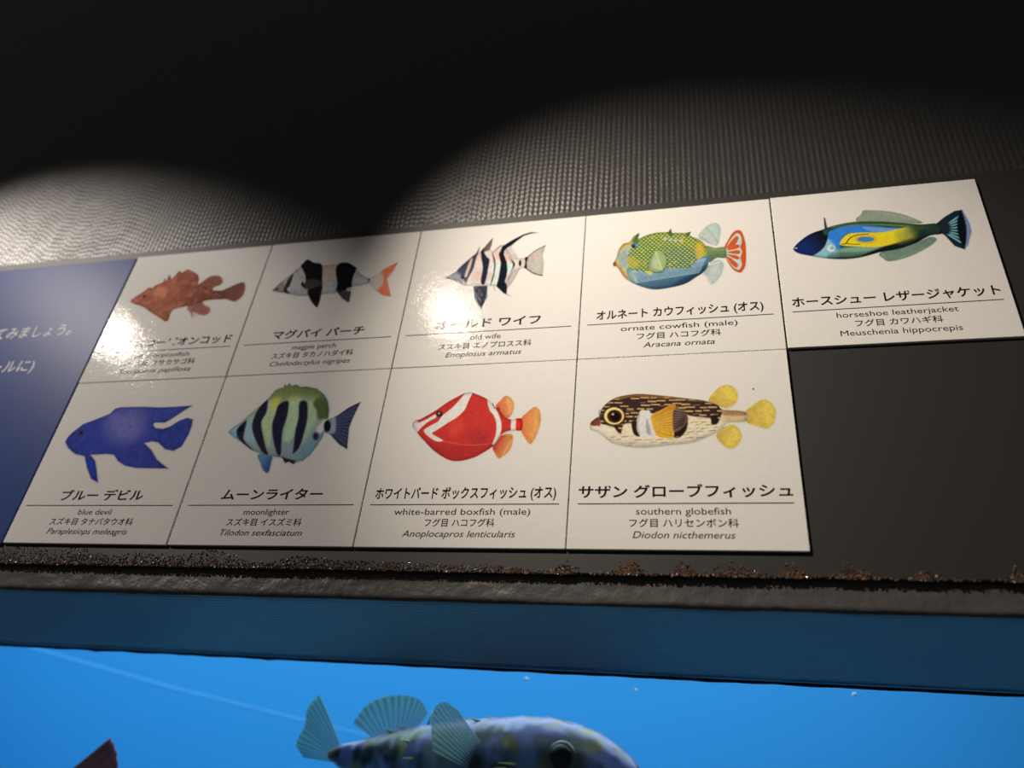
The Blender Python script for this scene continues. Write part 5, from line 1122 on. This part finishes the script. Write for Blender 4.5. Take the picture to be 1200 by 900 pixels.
fan('dorsal_fin', None, [(0.100, 0, 0.036), (0.075, 0, 0.0320), (0.045, 0, 0.0255)],
    [(0.1160, 0, 0.0590), (0.1000, 0.003, 0.0760), (0.0640, 0.004, 0.0810), (0.0260, 0.004, 0.0700), (0.0080, 0.002, 0.0440)], 0.004, 14, g, (0.16, 0.34, 0.40), (0.09, 0.25, 0.09))
fan('anal_fin', None, [(0.045, 0, -0.024), (0.070, 0, -0.032), (0.092, 0, -0.040)],
    [(0.020, 0.002, -0.048), (0.030, 0.003, -0.066), (0.058, 0.003, -0.076), (0.090, 0.002, -0.068)], 0.003, 10, g, (0.34, 0.50, 0.52), (0.30, 0.44, 0.22))
rng = random.Random(8)
for i in range(46):
    x = rng.uniform(0.06, 0.35)
    a = rng.uniform(-0.2, 3.3) if i < 34 else rng.uniform(3.3, 6.0)
    t, r, wd = interp(x, gx, gt), interp(x, gx, gr), interp(x, gx, gw)
    if (x - 0.314) ** 2 + (t - r + r * math.sin(a) - 0.0055) ** 2 < 0.024 ** 2: continue
    base = Vector((x, wd * math.cos(a) * 0.97, t - r + r * math.sin(a) * 0.97))
    out_ = Vector((0, math.cos(a), math.sin(a)))
    d = (Vector((-1.0, 0, 0)) + out_ * 0.32).normalized()
    L = rng.uniform(0.014, 0.024)
    bm = bmesh.new()
    rot = d.to_track_quat('Z', 'Y').to_matrix().to_4x4()
    bmesh.ops.create_cone(bm, cap_ends=True, segments=8, radius1=0.0021, radius2=0.0003, depth=L, matrix=Matrix.Translation(base + d * (L * 0.42)) @ rot)
    from_bm('spine', bm, [M_SPINE], g, True)
sp = bmesh.new()
d = Vector((0.25, 0, 1)).normalized()
bmesh.ops.create_cone(sp, cap_ends=True, segments=8, radius1=0.0022, radius2=0.0003, depth=0.022, matrix=Matrix.Translation(Vector((0.122, 0, 0.052))) @ d.to_track_quat('Z', 'Y').to_matrix().to_4x4())
from_bm('spine', sp, [M_SPINE], g, True)

# red fish of which only the upper lobe of the tail rises into the picture
rf = empty('red_fish', (-0.30, 0.405, -0.640))
tag(rf, 'dark red fish at the lower left, only its pointed tail tip showing', 'fish')
rx = [-0.19, -0.17, -0.13, -0.08, -0.02, 0.04, 0.09, 0.13, 0.15]
rt = [-0.004, 0.014, 0.036, 0.052, 0.056, 0.048, 0.034, 0.022, 0.018]
rr_ = [0.006, 0.020, 0.040, 0.056, 0.062, 0.052, 0.036, 0.021, 0.016]
rw_ = [0.005, 0.014, 0.024, 0.031, 0.033, 0.027, 0.017, 0.009, 0.006]
rb = from_bm('body', loft(rx, rt, rr_, rw_, 32, 60), [M_SKIN], rf, True)
RED, BROWN = (0.42, 0.10, 0.09), (0.20, 0.06, 0.06)
paint(rb, lambda p: mixc(RED, BROWN, 0.5 + noise.noise(p * 40)))
RAY = (0.30, 0.09, 0.09)
fan('tail_fin', None, [(0.104, 0, 0.030), (0.140, 0, 0.010), (0.132, 0, -0.012)],
    [(0.181, 0.002, 0.108), (0.198, 0.002, 0.092), (0.211, 0.001, 0.068), (0.212, 0, 0.030), (0.200, 0, 0.003), (0.208, 0, -0.030), (0.206, -0.002, -0.060), (0.188, -0.002, -0.085)], 0.002, 12, rf, (0.30, 0.075, 0.085), (0.24, 0.06, 0.07), ray=RAY, fin_mat=M_FIN_RED, scallop=0.008)
fan('dorsal_fin', None, [(-0.09, 0, 0.044), (-0.02, 0, 0.050), (0.06, 0, 0.036)], [(-0.085, 0, 0.050), (-0.03, 0, 0.059), (0.03, 0, 0.055), (0.085, 0, 0.036)], 0.0, 14, rf, (0.30, 0.075, 0.085), (0.24, 0.06, 0.07), ray=RAY, fin_mat=M_FIN_RED)
for s in (-1, 1):
    e = ball('eye', (-0.150, s * 0.0185, 0.004), 0.0085, (1, 0.5, 1), M_EYE, rf)
    ball('pupil', (-0.150, s * 0.0205, 0.004), 0.0055, (1, 0.5, 1), M_PUPIL, e)
    fan('pectoral_fin', None, [(-0.085, s * 0.030, -0.004), (-0.083, s * 0.030, -0.022)], [(-0.030, s * 0.050, 0.004), (-0.026, s * 0.052, -0.020), (-0.045, s * 0.046, -0.042)], s * 0.002, 7, rf, (0.30, 0.075, 0.085), (0.24, 0.06, 0.07), ray=RAY, fin_mat=M_FIN_RED)

# pale air hose slanting through the water, and specks drifting near the glass
cu = bpy.data.curves.new('air_hose', 'CURVE')
cu.dimensions = '3D'
cu.bevel_depth, cu.bevel_resolution, cu.use_fill_caps = 0.0025, 3, True
spn = cu.splines.new('POLY')
hp = [(-1.36, 1.2, -0.205), (-1.101, 1.2, -0.245), (-0.633, 1.2, -0.324), (-0.266, 1.2, -0.376), (0.08, 1.2, -0.425), (0.45, 1.21, -0.50), (0.80, 1.24, -0.62), (1.05, 1.28, -0.80), (1.15, 1.30, -1.046)]
spn.points.add(len(hp) - 1)
for q, c in zip(spn.points, hp): q.co = (*c, 1)
ho = bpy.data.objects.new('tmp', cu)
COL.objects.link(ho)
bpy.context.view_layer.update()
hm = bpy.data.meshes.new_from_object(ho.evaluated_get(bpy.context.evaluated_depsgraph_get()))
bpy.data.objects.remove(ho)
hm.materials.clear()
M_HOSE = mat('pale_hose', (0.075, 0.34, 0.64), 0.5)
tag(link('air_hose', hm, [M_HOSE]), 'thin pale line slanting down through the blue water at the left', 'hose')

M_SPECK = mat('pale_speck', (0.75, 0.88, 0.95), 0.3)
for k, (c, r, lb) in enumerate((((0.437, 0.6, -0.383), 0.0034, 'tiny white speck in the water above the globefish fins'), ((0.607, 0.6, -0.391), 0.0027, 'tiny white speck in the water above the head of the globefish'), ((0.913, 0.6, -0.381), 0.0033, 'tiny white speck in the water near the lower right corner'))):
    tag(ball('speck', c, r, (1.2, 1, 0.8), M_SPECK, None, 12), lb, 'speck', 'specks drifting in the water')
